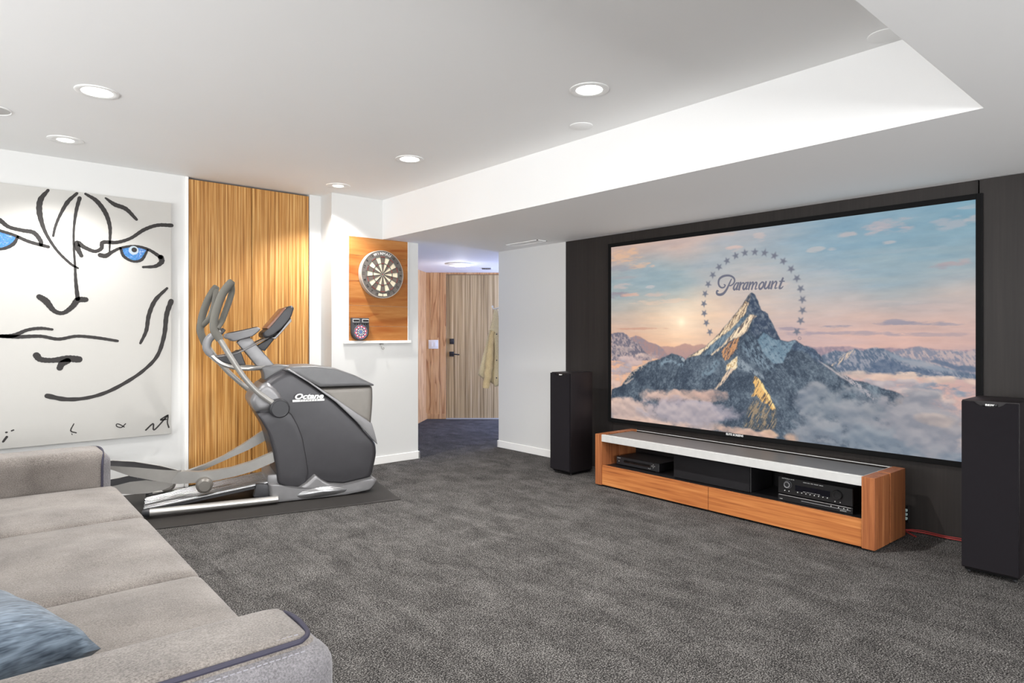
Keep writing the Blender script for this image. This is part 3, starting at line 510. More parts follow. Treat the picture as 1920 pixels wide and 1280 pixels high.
# brush lines of the painting, metres on the canvas
FACE=[([(0.343,1.842),(0.298,1.764),(0.293,1.667),(0.325,1.541),(0.391,1.417),(0.473,1.324),(0.523,1.29)],[0.0176,0.0351,0.0351,0.0211,0.0176,0.0176,0.0141]),([(0.517,1.844),(0.459,1.77),(0.412,1.665),(0.385,1.58),(0.373,1.513)],[0.018,0.027,0.018,0.0162,0.0144]),([(0.534,1.812),(0.512,1.71),(0.498,1.576),(0.498,1.443),(0.505,1.31),(0.51,1.194),(0.522,1.061)],[0.0253,0.0217,0.0144,0.0144,0.0144,0.0217,0.0289]),([(0.571,1.847),(0.642,1.803),(0.7,1.717),(0.727,1.617),(0.727,1.514),(0.724,1.428)],[0.0181,0.0326,0.0326,0.0254,0.0163,0.0091]),([(0.7,1.833),(0.759,1.793),(0.834,1.768),(0.905,1.696)],[0.0148,0.0332,0.0332,0.0221]),([(0.033,1.611),(0.07,1.592),(0.119,1.551),(0.195,1.535),(0.259,1.526),(0.298,1.473),(0.301,1.441)],[0.0235,0.0303,0.0252,0.0269,0.0303,0.0269,0.0235]),([(0.033,1.534),(0.07,1.52),(0.144,1.498),(0.233,1.459),(0.343,1.432)],[0.0235,0.0202,0.0202,0.0235,0.0235]),([(0.17,1.49),(0.144,1.435),(0.095,1.399),(0.033,1.386)],[0.0137,0.024,0.0206,0.0137]),([(0.545,1.383),(0.522,1.436),(0.522,1.475),(0.564,1.448),(0.628,1.424),(0.671,1.449),(0.683,1.496),(0.774,1.505),(0.865,1.545),(0.958,1.621),(1.053,1.667),(1.154,1.677)],[0.0253,0.0361,0.0398,0.0289,0.0253,0.0253,0.0289,0.0253,0.0235,0.0271,0.0271,0.0307]),([(0.664,1.398),(0.7,1.396),(0.744,1.43),(0.804,1.466),(0.896,1.487),(0.989,1.468),(1.077,1.413)],[0.0331,0.0331,0.022,0.0184,0.0184,0.022,0.0294]),([(1.077,1.413),(1.082,1.378),(1.037,1.34),(0.951,1.327)],[0.0426,0.0388,0.0271,0.0174]),([(0.798,1.461),(0.819,1.402),(0.88,1.368),(0.942,1.385),(0.983,1.464)],[0.0187,0.0224,0.0187,0.0224,0.015]),([(0.292,1.069),(0.331,1.038),(0.378,0.971),(0.432,0.956),(0.487,1.002),(0.522,1.053),(0.571,1.059)],[0.0384,0.0454,0.0314,0.0279,0.0349,0.0419,0.0384]),([(0.07,0.787),(0.144,0.791),(0.221,0.83),(0.298,0.843),(0.367,0.835)],[0.0237,0.0304,0.022,0.0237,0.0169]),([(0.07,0.787),(0.17,0.782),(0.298,0.786),(0.405,0.765),(0.515,0.786),(0.642,0.774),(0.777,0.749)],[0.0237,0.027,0.0237,0.0237,0.022,0.0237,0.0203]),([(0.275,0.649),(0.298,0.62),(0.364,0.611),(0.459,0.621),(0.528,0.614)],[0.0453,0.0383,0.0348,0.0487,0.0487]),([(0.459,0.604),(0.425,0.584),(0.412,0.554)],[0.0429,0.0429,0.0393]),([(1.121,1.169),(1.037,1.071),(0.992,0.954),(0.973,0.829),(0.933,0.731)],[0.0195,0.0312,0.0312,0.0273,0.0195]),([(1.151,1.066),(1.118,0.956),(1.101,0.794),(1.053,0.633),(0.958,0.52),(0.834,0.429),(0.7,0.358),(0.571,0.324),(0.446,0.324),(0.338,0.355)],[0.0391,0.0352,0.0313,0.0274,0.0254,0.0274,0.0274,0.0254,0.0313,0.0352]),([(0.498,0.139),(0.479,0.09),(0.512,0.071)],[0.0072,0.009,0.009]),([(0.485,0.067),(0.488,0.06)],[0.0054,0.0054]),([(0.107,0.083),(0.087,0.052)],[0.0153,0.0136]),([(0.103,0.115),(0.107,0.115)],[0.0119,0.0119]),([(0.134,0.123),(0.144,0.127)],[0.0102,0.0102]),([(0.831,0.109),(0.804,0.084),(0.774,0.093),(0.771,0.111),(0.789,0.109),(0.822,0.085)],[0.0075,0.0075,0.0075,0.0075,0.0075,0.0075]),([(0.97,0.047),(1.021,0.092),(1.031,0.044),(1.128,0.151)],[0.0115,0.0115,0.0115,0.0115]),([(1.121,0.149),(1.075,0.119),(1.114,0.119)],[0.0117,0.0117,0.0117]),([(1.129,0.143),(1.124,0.093),(1.134,0.053)],[0.0098,0.0098,0.0117])]
EYES=[([(0.045,1.515),(0.07,1.514),(0.119,1.5),(0.17,1.485),(0.147,1.44),(0.095,1.407),(0.033,1.394)],None),([(0.801,1.459),(0.842,1.477),(0.896,1.487),(0.981,1.468),(0.973,1.423),(0.942,1.387),(0.88,1.371),(0.827,1.399)],(0.886,1.453))]
SCREEN = (3.8782, 1.0817, 2.0502, .4849)
SCREEN_GAIN = .84
PIL_C = (-0.026, 1.880, 0.563); PIL_E1 = (-0.316, 0.948, 0.019); PIL_E2 = (-0.942, -0.314, 0.119)
# ------------------------------------------------------------------ the setting
HI, LO = 2.55, 2.17; BX = 3.17; PY = 5.546; WY = 5.77; SX = 4.615
bm = BM(); box(bm, -3.1, 8.4, -4.6, 10.5, -.1, 0); struct('floor', bm, M_carpet)
bm = BM(); box(bm, -3.1, BX, .72, 6.0, HI, HI+.1); struct('ceiling', bm, M_ceil)
bm = BM(); box(bm, BX, 8.4, -4.6, 10.5, LO, HI+.1); box(bm, -3.1, BX, -4.6, .72, LO, HI+.1); box(bm, .5, BX, 6.0, 10.5, LO, HI+.1)
struct('trim_1', bm, M_ceil, label='dropped soffit around the raised ceiling')
bm = BM(); box(bm, -3.1, 1.49, WY, WY+.12, 0, HI); box(bm, 2.531, 2.643, WY, WY+.12, 0, HI); struct('wall_left', bm, M_wall)
bm = BM(); box(bm, 1.45, 2.57, WY+.12, WY+.16, 0, HI); struct('wall_closet_dark', bm, M_blackm)  # black sheet stands for the darkness behind the door gaps
bm = BM(); prism(bm, [(2.643, 0), (3.576, 0), (3.576, LO), (BX, LO), (BX, HI), (2.643, HI)], PY, 6.3); struct('wall_pillar', bm, M_wall)
bm = BM(); box(bm, SX, SX+.12, 4.482, 5.52, 0, LO); box(bm, SX+.12, 8.4, 5.42, 5.52, 0, LO); struct('wall_right', bm, M_wall)
bm = BM()
for y0, y1, dx in ((-4.6, 1.066, -.012), (1.076, 3.885, 0), (3.888, 4.482, 0)):
    box(bm, SX+dx, SX+.12, y0, y1, 0, LO-.004 if dx else LO)
struct('wall_screen', bm, M_panel)
bm = BM(); box(bm, -3.1, 4.7, -4.6, -4.5, 0, .25); box(bm, -3.1, 4.7, -4.6, -4.5, 2.12, LO); box(bm, -3.1, -2.0, -4.6, -4.5, .25, 2.12); box(bm, 4.0, 4.7, -4.6, -4.5, .25, 2.12); struct('wall_behind', bm, M_wall)
bm = BM(); box(bm, -3.1, -3.0, -4.5, 6.0, 0, .4); box(bm, -3.1, -3.0, -4.5, 6.0, 2.1, HI); box(bm, -3.1, -3.0, -4.5, -.9, .4, 2.1); box(bm, -3.1, -3.0, 4.1, 6.0, .4, 2.1); struct('wall_sofa', bm, M_wall)
def window(n, a, b, axis):  # unseen windows, added to go with the rear and side fill lights
    bm = BM(); z0, z1 = (.25, 2.12) if axis == 'x' else (.4, 2.1); k = 4
    for i in range(k+1):
        p = a+(b-a)*i/k
        if axis == 'x': box(bm, p-.03, p+.03, -4.58, -4.52, z0, z1)
        else: box(bm, -3.08, -3.02, p-.03, p+.03, z0, z1)
    for z in (z0+.03, z1-.03):
        if axis == 'x': box(bm, a, b, -4.58, -4.52, z-.03, z+.03)
        else: box(bm, -3.08, -3.02, a, b, z-.03, z+.03)
    return struct('window_%d' % n, bm, M_trim)
window(1, -2.0, 4.0, 'x'); window(2, -.9, 4.1, 'y')
bm = BM(); box(bm, 2.643, 3.588, PY-.012, PY, 0, .075, .003, 1); box(bm, 3.576, 3.588, PY-.012, 6.3, 0, .075); struct('baseboard_pillar', bm, M_trim)
bm = BM(); box(bm, SX-.012, SX, 4.49, 5.532, 0, .075, .003, 1); box(bm, SX-.012, 8.2, 5.52, 5.532, 0, .075); struct('baseboard_right', bm, M_trim)
bm = BM(); box(bm, -3.0, 1.455, WY-.012, WY, 0, .075, .003, 1); struct('baseboard_left', bm, M_trim)
bm = BM(); box(bm, 1.462, 1.488, WY-.016, WY+.03, 0, HI-.002, .002, 1); struct('trim_2', bm, M_trim)
# flush double closet door
d1 = thing('door_1', None, None, (1.493, WY+.005, 0), kind='structure')
for x0, x1 in ((0.002, .510), (.516, 1.032)):
    bm = BM(); box(bm, x0, x1, 0, .035, .006, 2.534, .001, 1); obj('leaf', bm, M_zebra, d1)

# hall end: wall square to the view, wood boards and a second flush door
A_RT = R(48.92-90)
def hall(name, label, cat, x, y, z, **k):     # x along the end wall, y away from the room
    c, s = math.cos(A_RT), math.sin(A_RT)
    return thing(name, label, cat, (c*x-s*y, s*x+c*y, z), A_RT, **k)
DE = 9.59
def hx(u): return (u-960)/1212*DE
hw = hall('wall_hall', None, None, 0, DE, 0, kind='structure')
bm = BM(); box(bm, hx(835.5), hx(1300), .05, .12, 0, LO); box(bm, hx(798), hx(838), .045, .12, 0, LO); obj('backing', bm, M_wall, hw)
for u0, u1 in ((797.5, 806.2), (806.6, 824.3), (824.7, 836.3)):
    bm = BM(); box(bm, hx(u0), hx(u1), 0, .045, 0, LO, .002, 1); obj('board', bm, M_fir, hw)
bm = BM(); box(bm, hx(799), hx(836.3), -.012, 0, 0, .075, .002, 1); struct('baseboard_hall', bm, M_fir, hw)
d2 = hall('door_2', None, None, 0, DE, 0, kind='structure')
bm = BM(); box(bm, hx(837.2), hx(960), .004, .048, .012, 2.135, .002, 1); obj('leaf', bm, M_zebra2, d2)
bm = BM(); box(bm, hx(836.5), hx(962), .004, .05, 2.142, LO, .001, 1); obj('head', bm, M_fir, d2)
bm = BM(); box(bm, hx(836.5), hx(962), -.03, .05, 0, .010, .001, 1); obj('threshold', bm, M_alum, d2)
zz = lambda v: 1.25+(627-v)/1212*DE
bm = BM(); box(bm, hx(843), hx(851.5), -.012, .004, zz(644.8), zz(634.8), .004); lathe(bm, [(0, .03), (.018, .03), (.02, .025), (.02, 0)], frame_m(Vector((hx(847.2), -.012, zz(639.8))), Vector((1, 0, 0)), Vector((0, 0, 1)), Vector((0, -1, 0))), 20); obj('deadbolt', bm, M_darker, d2)
bm = BM(); box(bm, hx(842.5), hx(851), -.012, .004, zz(668), zz(659), .004); tube(bm, [(hx(847), -.012, zz(663.5)), (hx(847), -.055, zz(663.5))], .011); tube(bm, spline([(hx(847), -.05, zz(663.5)), (hx(850), -.056, zz(663.5)), (hx(862), -.056, zz(664.5))]), .009); obj('lever_handle', bm, M_darker, d2)
# return of the hall's left wall with its skirting
q = Vector((5.335, 8.055, 0)); dv = Vector((-.745, -.667, 0)).normalized()
lw = thing('wall_return', None, None, q, math.atan2(dv.y, dv.x), kind='structure')
x = 0
for w in (.18, .24, .24, .24, .24, .24, .4):
    bm = BM(); box(bm, x, x+w-.004, -.06, 0, 0, LO, .002, 1); obj('board', bm, M_fir, lw); x += w
bm = BM(); prism(bm, [(.005, 0), (.9, 0), (.9, .62), (.005, .075)], 0.0, .014); struct('baseboard_return', bm, M_fir, lw)

# ------------------------------------------------------------------ ceiling fittings
def fitting(name, label, cat, x, y, z, **k): return thing(name, label, cat, (x, y, z), **k)
def downlight(x, y, z, lens, label, off=(0, 0), power=18, aim=(0, 0)):
    t = fitting('downlight', label, 'ceiling light', x, y, z, group='recessed downlights in the raised ceiling' if z > 2.3 else None)
    bm = BM(); lathe(bm, [(.104, 0), (.104, -.004), (.098, -.007), (lens+.012, -.005), (lens+.004, -.003), (lens+.002, 0)], None, 40); obj('trim_ring', bm, M_white, t)
    bm = BM(); lathe(bm, [(lens+.004, -.003), (lens*.8, -.0055), (0, -.007)], Matrix.Translation((off[0], off[1], 0)), 32); obj('lens', bm, M_lamp, t)
    return t
spots = [((.600, 4.071), .07, 'bright flush downlight nearest the camera on the left', (.50, 0)),
         ((.589, 5.213), .045, 'shallow downlight with a wide trim above the face painting', (0, 0)),
         ((2.565, 2.318), .066, 'bright round downlight in the middle of the ceiling', (0, 0)),
         ((2.575, 4.108), .066, 'small bright downlight further back beyond the middle one', (0, 0)),
         ((2.566, 5.255), .042, 'downlight with a wide trim beside the top of the wood closet door', (0, 0))]
for (x, y), ln, lb, _ in spots:
    downlight(x, y, HI, ln, lb)
for x, y, pw in ((.6, 4.07, 52), (.589, 5.213, 46), (2.565, 2.318, 150), (2.575, 4.108, 80), (2.566, 5.255, 74)):
    spot((x, y, HI-.03), pw, R(122), .7)
for i, (x, y) in enumerate(((.6, 2.32), (1.0, 1.0))):
    downlight(x, y, HI, .066, ('flush downlight above the middle of the sofa', 'flush downlight above the near end of the sofa')[i]); spot((x, y, HI-.03), 26, R(158), .9)
t = fitting('ceiling_speaker', 'grey round speaker grille at the left edge of the ceiling', 'speaker', .185, 4.785, HI)
bm = BM(); lathe(bm, [(.1, 0), (.1, -.005), (.094, -.007), (.09, -.004), (.0895, 0)], None, 40); obj('rim', bm, M_white, t)
bm = BM(); lathe(bm, [(.0905, -.003), (.05, -.006), (0, -.007)], None, 40); obj('grille', bm, M_grille, t)
for (x, y), lb in (((2.974, 2.754), 'faint flat white disc on the ceiling below the middle downlight'), ((3.07, 1.05), 'flat grey white disc on the ceiling cut by the soffit edge')):
    bm = BM(); lathe(bm, [(.072, 0), (.072, -.003), (.066, -.006), (0, -.006)], None, 40); o = obj('ceiling_cover', bm, M_ceil); o.location = (x, y, HI); tag(o, lb, 'cover plate', 'blank round cover plates on the ceiling')
t = fitting('air_vent', 'long narrow linear air vent in the low ceiling by the hall', 'vent', 4.365, 4.80, LO)
bm = BM()
for a in (-.065, .055): box(bm, a, a+.01, -.24, .24, -.006, 0)
for b in (-.24, .23): box(bm, -.065, .065, b, b+.01, -.006, 0)
box(bm, -.056, .056, -.231, .231, -.0035, 0); obj('frame', bm, M_ceil, t)
for b in (-.225, -.05, .125):
    bm = BM(); box(bm, -.05, -.044, b, b+.11, -.0045, -.003); obj('slot', bm, M_darker, t)
t = fitting('hall_light', 'round flush glass ceiling light in front of the far door', 'ceiling light', 5.0, 6.77, LO)
bm = BM(); lathe(bm, [(.185, 0), (.185, -.012), (.17, -.02), (.15, -.02), (.145, 0)], None, 48); obj('ring', bm, M_white, t)
bm = BM(); lathe(bm, [(.146, -.002), (.146, -.024), (.13, -.032), (0, -.034)], None, 48); obj('glass_diffuser', bm, M_white, t)
for a in (-.06, 0, .06):
    bm = BM(); lathe(bm, [(0, -.010), (.008, -.006), (.010, 0), (0, .004)], Matrix.Translation((a*.754-.03, -a*.657-.05, -.038)), 14); obj('bulb', bm, M_lamp2, t)
l = bpy.data.lights.new('hall_lamp', 'POINT'); l.energy = 3; l.shadow_soft_size = .08; l.color = (.97, .97, 1)
o = bpy.data.objects.new('hall_lamp', l); COL.objects.link(o); o.location = (5.0, 6.77, LO-.16)
t = hall('ceiling_register', 'small dark grilled register on the hall ceiling', 'vent', hx(0)*0+(912-960)/1212*8.97, 8.97, LO)
bm = BM(); box(bm, -.075, .075, -.11, .11, -.006, 0, .002, 1); obj('frame', bm, M_white, t)
bm = BM()
for i in range(7): box(bm, -.06+i*.0175, -.048+i*.0175, -.095, .095, -.009, -.005)
obj('slat', bm, M_darker, t)
t = hall('light_switch', 'white double switch plate on the wood boards beside the far door', 'switch', 0, DE, 0)
bm = BM(); box(bm, hx(803.5), hx(821.8), -.008, 0, zz(653.6), zz(637), .003); obj('plate', bm, M_white, t)
for a in (808.2, 814.2):
    bm = BM(); box(bm, hx(a), hx(a+3.8), -.013, -.007, zz(649.5), zz(641), .002, 1); obj('rocker', bm, M_trim, t)

# ------------------------------------------------------------------ painting on the left wall
PYF = 5.728
pt = thing('painting', 'large white canvas with a black brush-line face and blue eyes', 'painting', (.2, PYF, .452))
bm = BM(); box(bm, -.62, 1.153, 0, WY-PYF-.002, 0, 1.855, .004); obj('canvas', bm, plain('primed canvas', (196, 194, 189), .8, noise=.006), pt)
M_ink = plain('black brush ink', (44, 41, 40), .7)
def P(pts): return [Vector(((x), (-.0016), (z))) for x, z in pts]
def stroke(bm, pts, w, n=10):
    s = spline([(x, 0, z) for x, z in pts], n); k = len(s); L = []; Rr = []
    for i, p in enumerate(s):
        tg = (s[min(i+1, k-1)]-s[max(i-1, 0)]).normalized(); nn = Vector((-tg.z, 0, tg.x)); t = i/(k-1)*(len(w)-1); a = int(min(t, len(w)-2)); ww = w[a]+(w[a+1]-w[a])*(t-a)
        ww *= 1+.07*math.sin(i*1.7+p.x*60)
        L.append(p+nn*ww/2); Rr.append(p-nn*ww/2)
    def cap(p, d, r): return [p+Vector((math.cos(a), 0, math.sin(a)))*r for a in [d+PI*j/6 for j in range(1, 6)]]
    d1 = math.atan2((s[-1]-s[-2]).z, (s[-1]-s[-2]).x); d0 = math.atan2((s[0]-s[1]).z, (s[0]-s[1]).x)
    poly = Rr+cap(s[-1], d1-PI/2, w[-1]/2)+L[::-1]+cap(s[0], d0-PI/2, w[0]/2)
    # quads along the stroke plus end caps
    def V(p, y): return bm.verts.new((p.x, y, p.z))
    a = [(V(p, -.0016), V(q_, -.0016)) for p, q_ in zip(L, Rr)]
    for (p, q_), (p2, q2) in zip(a[:-1], a[1:]): bm.faces.new((p, q_, q2, p2))
    for pts_, pr in ((cap(s[-1], d1-PI/2, w[-1]/2), a[-1]), (cap(s[0], d0-PI/2, w[0]/2), a[0])):
        vs = [V(p, -.0016) for p in pts_]
        if pr is a[-1]: bm.faces.new([pr[1]]+vs+[pr[0]])
        else: bm.faces.new([pr[0]]+vs+[pr[1]])
bm = BM()
for pts, w in FACE: stroke(bm, pts, w)
obj('ink_lines', bm, M_ink, pt, smooth=0)
def iris():
    t = NT('blue painted iris'); v = t.coords(); f = t.noise(v, 26, 5, .7, 2.5)
    t.link(t.ramp(f, [(.36, srgb(52, 84, 160)), (.47, srgb(60, 140, 190)), (.55, srgb(66, 104, 186)), (.66, srgb(170, 200, 216))]), t.b.inputs['Base Color']); t.b.inputs['Roughness'].default_value = .6; return t.m
M_iris = iris(); M_pupil = plain('pupil ring', (176, 190, 200), .7)
for poly, pc in EYES:
    bm = BM(); vs = [bm.verts.new((x, -.0008, z)) for x, z in poly]; bm.faces.new(vs); o = obj('iris', bm, M_iris, pt, 0)
    if pc:
        bm = BM(); lathe(bm, [(0, .0009), (.034, .0009), (.034, 0)], frame_m(Vector((pc[0], -.0008, pc[1])), Vector((1, 0, 0)), Vector((0, 0, 1)), Vector((0, -1, 0))), 20); r_ = obj('catchlight', bm, M_pupil, pt, 0)
        bm = BM(); lathe(bm, [(0, .0014), (.019, .0014), (.019, 0)], frame_m(Vector((pc[0]+.004, -.0008, pc[1]+.004)), Vector((1, 0, 0)), Vector((0, 0, 1)), Vector((0, -1, 0))), 20); obj('pupil', bm, M_ink, pt, 0)
# ------------------------------------------------------------------ elliptical trainer on its mat
A_M = math.atan2(-.2359, .9718); MX = Vector((.9718, -.2359, 0)); MY = Vector((.2359, .9718, 0)); TC = 5.29
o0 = MX*.0+MY*TC
em = thing('exercise_mat', 'dark grey rubber mat under the elliptical trainer', 'mat', o0, A_M)
bm = BM(); box(bm, -.62, 1.507, 4.726-TC, 5.82-TC, 0, .008, .003, 1); obj('pad', bm, M_mat, em)
el = thing('elliptical_trainer', 'grey and silver elliptical trainer standing on a rubber mat', 'exercise machine', o0+Vector((0, 0, .008)), A_M)
DZ = -.008
def mp(pts, t): return [Vector((s, t-TC, z+DZ)) for s, z in pts]
def m2(pts): return [(s, z+DZ) for s, z in pts]
shroud = m2([(.560, .880), (.600, .915), (.650, .950), (.728, .989), (.770, .975), (.906, .879), (1.093, .735), (1.262, .564), (1.42, .38), (1.428, .30), (1.415, .231), (1.387, .11), (1.173, .075), (1.038, .09), (.944, .12), (.814, .08), (.754, .08), (.666, .137), (.654, .25), (.636, .364), (.593, .536), (.514, .679), (.479, .757), (.493, .802)])
bm = BM(); domed(bm, shroud, 0, .215, .006, .06, .03, .03, cen=(.98, .46)); sh = obj('shroud', bm, M_dark, el, 50)
bm = BM(); domed(bm, m2([(.620, .70), (.70, .715), (.765, .680), (.815, .585), (.855, .475), (.883, .311), (.9, .19), (.87, .085), (.754, .08), (.668, .137), (.656, .25), (.638, .364), (.593, .536), (.516, .679)]), 0, .226, .0, .045, .03, .02, cen=(.74, .38)); obj('front_fairing', bm, M_dark, el, 50)
bm = BM(); domed(bm, m2([(.476, .757), (.490, .805), (.560, .885), (.600, .90), (.655, .86), (.70, .80), (.715, .73), (.66, .69), (.60, .685), (.514, .679)]), 0, .232, .0, .045, .03, .02, cen=(.59, .775)); obj('crank_cover', bm, M_gsil, el, 50)
bm = BM(); domed(bm, m2([(.715, .985), (.76, 1.008), (.822, 1.013), (.936, 1.013), (1.093, .991), (1.254, .929), (1.409, .850), (1.409, .838), (1.205, .842), (.975, .842), (.86, .90)]), 0, .205, .0, .05, .03, .006, cen=(1.05, .92)); obj('top_cover', bm, M_top, el, 50)
bm = BM(); domed(bm, m2([(.96, .838), (1.398, .838), (1.402, .75), (1.398, .663), (1.385, .52), (1.25, .60), (1.08, .72)]), 0, .19, .0, .05, .03, .02, cen=(1.25, .72)); obj('rear_panel', bm, M_gwarm, el, 50)
for sg in (-1, 1):
    bm = BM(); a, b = (-.222, -.19) if sg < 0 else (.19, .222)
    prism(bm, m2([(.728, .993), (.752, .993), (.906, .889), (1.109, .745), (1.378, .545), (1.402, .464), (1.424, .375), (1.40, .398), (1.262, .560), (1.093, .729), (.89, .886)]), a, b, .004); obj('trim_stripe', bm, M_gsil, el)
    bm = BM(); lathe(bm, [(.068, 0), (.070, .066), (.067, .076), (.060, .080), (.058, .0785), (0, .0785)], frame_m(Vector((.672, sg*.245, .709+DZ)), Vector((1, 0, 0)), Vector((0, 0, 1)), Vector((0, sg, 0))), 36); obj('pivot_cap', bm, M_darker, el)
# printed name on the near side
tm_ = frame_m(Vector((.886, -.243, .783+DZ)), Vector((1, 0, -.012)).normalized(), Vector((.012, 0, 1)).normalized(), Vector((0, -1, 0)))
def near_plate(name, z, h, x0, x1, mat):
    bm = BM(); box(bm, x0, x1, -.2495, -.235, z-h/2+DZ, z+h/2+DZ, .001, 1); return obj(name, bm, mat, el)
w_ = text('brand_lettering', 'Octane', .055, Matrix.Translation((0, -.007, 0)) @ tm_, M_whitet, el, .0015, .3, 1.28, bold=.0022)
pl_ = near_plate('brand_band', .753, .0155, .770, 1.003, M_whitet)
text('band_lettering', 'FITNESS', .0165, frame_m(Vector((.886, -.2512, .753+DZ)), Vector((1, 0, 0)), Vector((0, 0, 1)), Vector((0, -1, 0))), M_darker, pl_, .0006, .15, 1.2, space=2.0)
# base
bm = BM(); domed(bm, m2([(.60, .15), (.64, .148), (.72, .12), (.805, .098), (.87, .135), (.933, .19), (.98, .145), (1.04, .108), (1.159, .09), (1.39, .118), (1.41, .10), (1.40, .07), (1.36, .03), (1.175, .012), (.797, .012), (.65, .012), (.61, .06)]), 0, .27, .0, .03, .025, .01, cen=(.98, .07)); obj('base', bm, M_gsil, el, 50)
for sg in (-1, 1):
    bm = BM(); domed(bm, m2([(.794, .045), (.82, .070), (.87, .084), (.93, .092), (1.0, .094), (1.06, .090), (1.12, .077), (1.172, .056), (1.154, .036), (1.08, .026), (.998, .021), (.9, .018), (.831, .021)]), sg*.268, .004, .022, .004, .02, .01, cen=(.98, .055)); obj('base_badge', bm, M_rib, el, 60)
    bm = BM(); domed(bm, m2([(.784, .045), (.82, .080), (.93, .103), (1.06, .100), (1.12, .087), (1.184, .056), (1.154, .028), (.998, .013), (.825, .014)]), sg*.262, .006, .006, .004, .02, .02, cen=(.98, .055)); obj('base_badge_rim', bm, M_darker, el, 60)
    y = sg*.288
    bm = BM(); tube(bm, [(-.165, y, .040), (.66, y, .036)], .0255, 20); obj('floor_rail', bm, M_tubes, el)
    bm = BM(); lathe(bm, [(.027, 0), (.027, .03), (.02, .045), (0, .047)], frame_m(Vector((-.16, y, .040)), Vector((0, 1, 0)), Vector((0, 0, 1)), Vector((-1, 0, 0))), 20); obj('rail_cap', bm, M_darker, el)
    bm = BM(); prism(bm, m2([(.50, .065), (.52, .155), (.575, .15), (.63, .122), (.67, .10), (.67, .03), (.60, .02)]), sg*.2-.03, sg*.2+.03, .006); obj('rail_bracket', bm, M_darker, el)
bm = BM(); tube(bm, [(-.17, -.29, .03), (-.17, .29, .03)], .022, 14); obj('cross_bar', bm, M_darker, el)
# ribbed roller track
def slope(s): return .050+(s+.19)*(.158-.050)/.86
bm = BM()
for i in range(9):
    y = -.178+i*.0445; e = -.20+.004*(i % 2)-.012*i*0
    tube(bm, [(e, y, slope(e)+DZ), (.70, y, slope(.70)+DZ)], .0155, 12)
t_ = BM(); prism(t_, [(-.19, slope(-.19)-.032), (.70, slope(.70)-.032), (.70, slope(.7)-.016), (-.19, slope(-.19)-.016)], -.19, .19, 0)
tr_ = obj('track_plate', t_, M_darker, el); obj('track_ribs', bm, M_rib, tr_)
bm = BM(); box(bm, .60, .72, -.2, .2, .10, .20, .01); obj('track_mount', bm, M_gsil, el)
# pedal arms, rollers, pedals
def arm(pts, y):
    bm = BM(); prism(bm, m2(pts), y-.026, y+.026, 0); t = obj('pedal_arm', bm, M_arm, el); return t
arm([(-.02, .285), (.05, .288), (.138, .276), (.23, .274), (.356, .284), (.49, .317), (.619, .366), (.70, .40), (.70, .325), (.634, .295), (.50, .246), (.384, .221), (.25, .203), (.20, .20), (.125, .200), (.02, .203), (-.03, .21)], -.17)
arm([(-.10, .18), (.078, .222), (.20, .26), (.324, .312), (.46, .39), (.598, .480), (.68, .53), (.68, .45), (.613, .402), (.50, .345), (.384, .300), (.25, .245), (.149, .205), (.0, .16), (-.10, .13)], .19)
for y, s, z in ((-.215, .176, .184), (.20, -.06, .13)):
    bm = BM(); lathe(bm, [(0, -.05), (.036, -.05), (.052, -.036), (.057, 0), (.052, .036), (.036, .05), (0, .05)], frame_m(Vector((s, y, z+DZ)), Vector((1, 0, 0)), Vector((0, 0, 1)), Vector((0, -1, 0))), 28); obj('roller', bm, M_gwarm, el)
bm = BM(); lathe(bm, [(0, -.02), (.02, -.02), (.024, 0), (.02, .12), (0, .125)], frame_m(Vector((.235, -.05, .21+DZ)), Vector((0, 1, 0)), Vector((0, 0, 1)), Vector((1, 0, 0))), 18); obj('track_stop', bm, M_rub, el)
def pedal(rim, bot, y0, y1, far):
    # near rim, far rim and a keel joined into a canoe-like tray
    n = len(rim); bm = BM(); sec = []
    for i in range(n):
        s, z = rim[i]; sb, zb = bot[i]; f = far[i]; w = 1-.55*(i/(n-1))**2.2
        yc = (y0+y1)/2; h = (y1-y0)/2*w
        sec.append([bm.verts.new((s, yc-h, z+DZ)), bm.verts.new((sb, yc-h*.75, zb+DZ)), bm.verts.new((sb, yc+h*.75, zb+DZ)), bm.verts.new((f[0], yc+h, f[1]+DZ)), bm.verts.new((f[0], yc+h*.9, f[1]-.004+DZ)), bm.verts.new(((s+f[0])/2, yc, min(z, f[1])-.014+DZ)), bm.verts.new((s, yc-h*.9, z-.004+DZ))])
    for A, B in zip(sec[:-1], sec[1:]):
        for k in range(7):
            bm.faces.new((A[k], A[(k+1) % 7], B[(k+1) % 7], B[k]))
    bm.faces.new(sec[0][::-1]); bm.faces.new(sec[-1]); p = obj('pedal', bm, M_ped, el, 40)
    bm = BM(); rows = []
    for i in range(n):
        s, z = rim[i]; f = far[i]; w = 1-.55*(i/(n-1))**2.2; yc = (y0+y1)/2; h = (y1-y0)/2*w*.86
        rows.append([bm.verts.new((s+(f[0]-s)*.1, yc-h, z-.002+DZ)), bm.verts.new(((s+f[0])/2, yc, min(z, f[1])-.008+DZ)), bm.verts.new((s+(f[0]-s)*.9, yc+h, f[1]-.002+DZ))])
    for A, B in zip(rows[:-1], rows[1:]):
        for k in range(2): bm.faces.new((A[k], A[k+1], B[k+1], B[k]))
    obj('foot_pad', bm, M_rub, p, 40)
pedal([(-.46, .385), (-.378, .372), (-.249, .35), (-.08, .315), (.007, .30), (.03, .30)], [(-.44, .365), (-.378, .341), (-.277, .289), (-.137, .243), (-.028, .21), (.01, .25)], -.23, -.07, [(-.46, .386), (-.388, .386), (-.262, .367), (-.095, .322), (.0, .288), (.03, .278)])
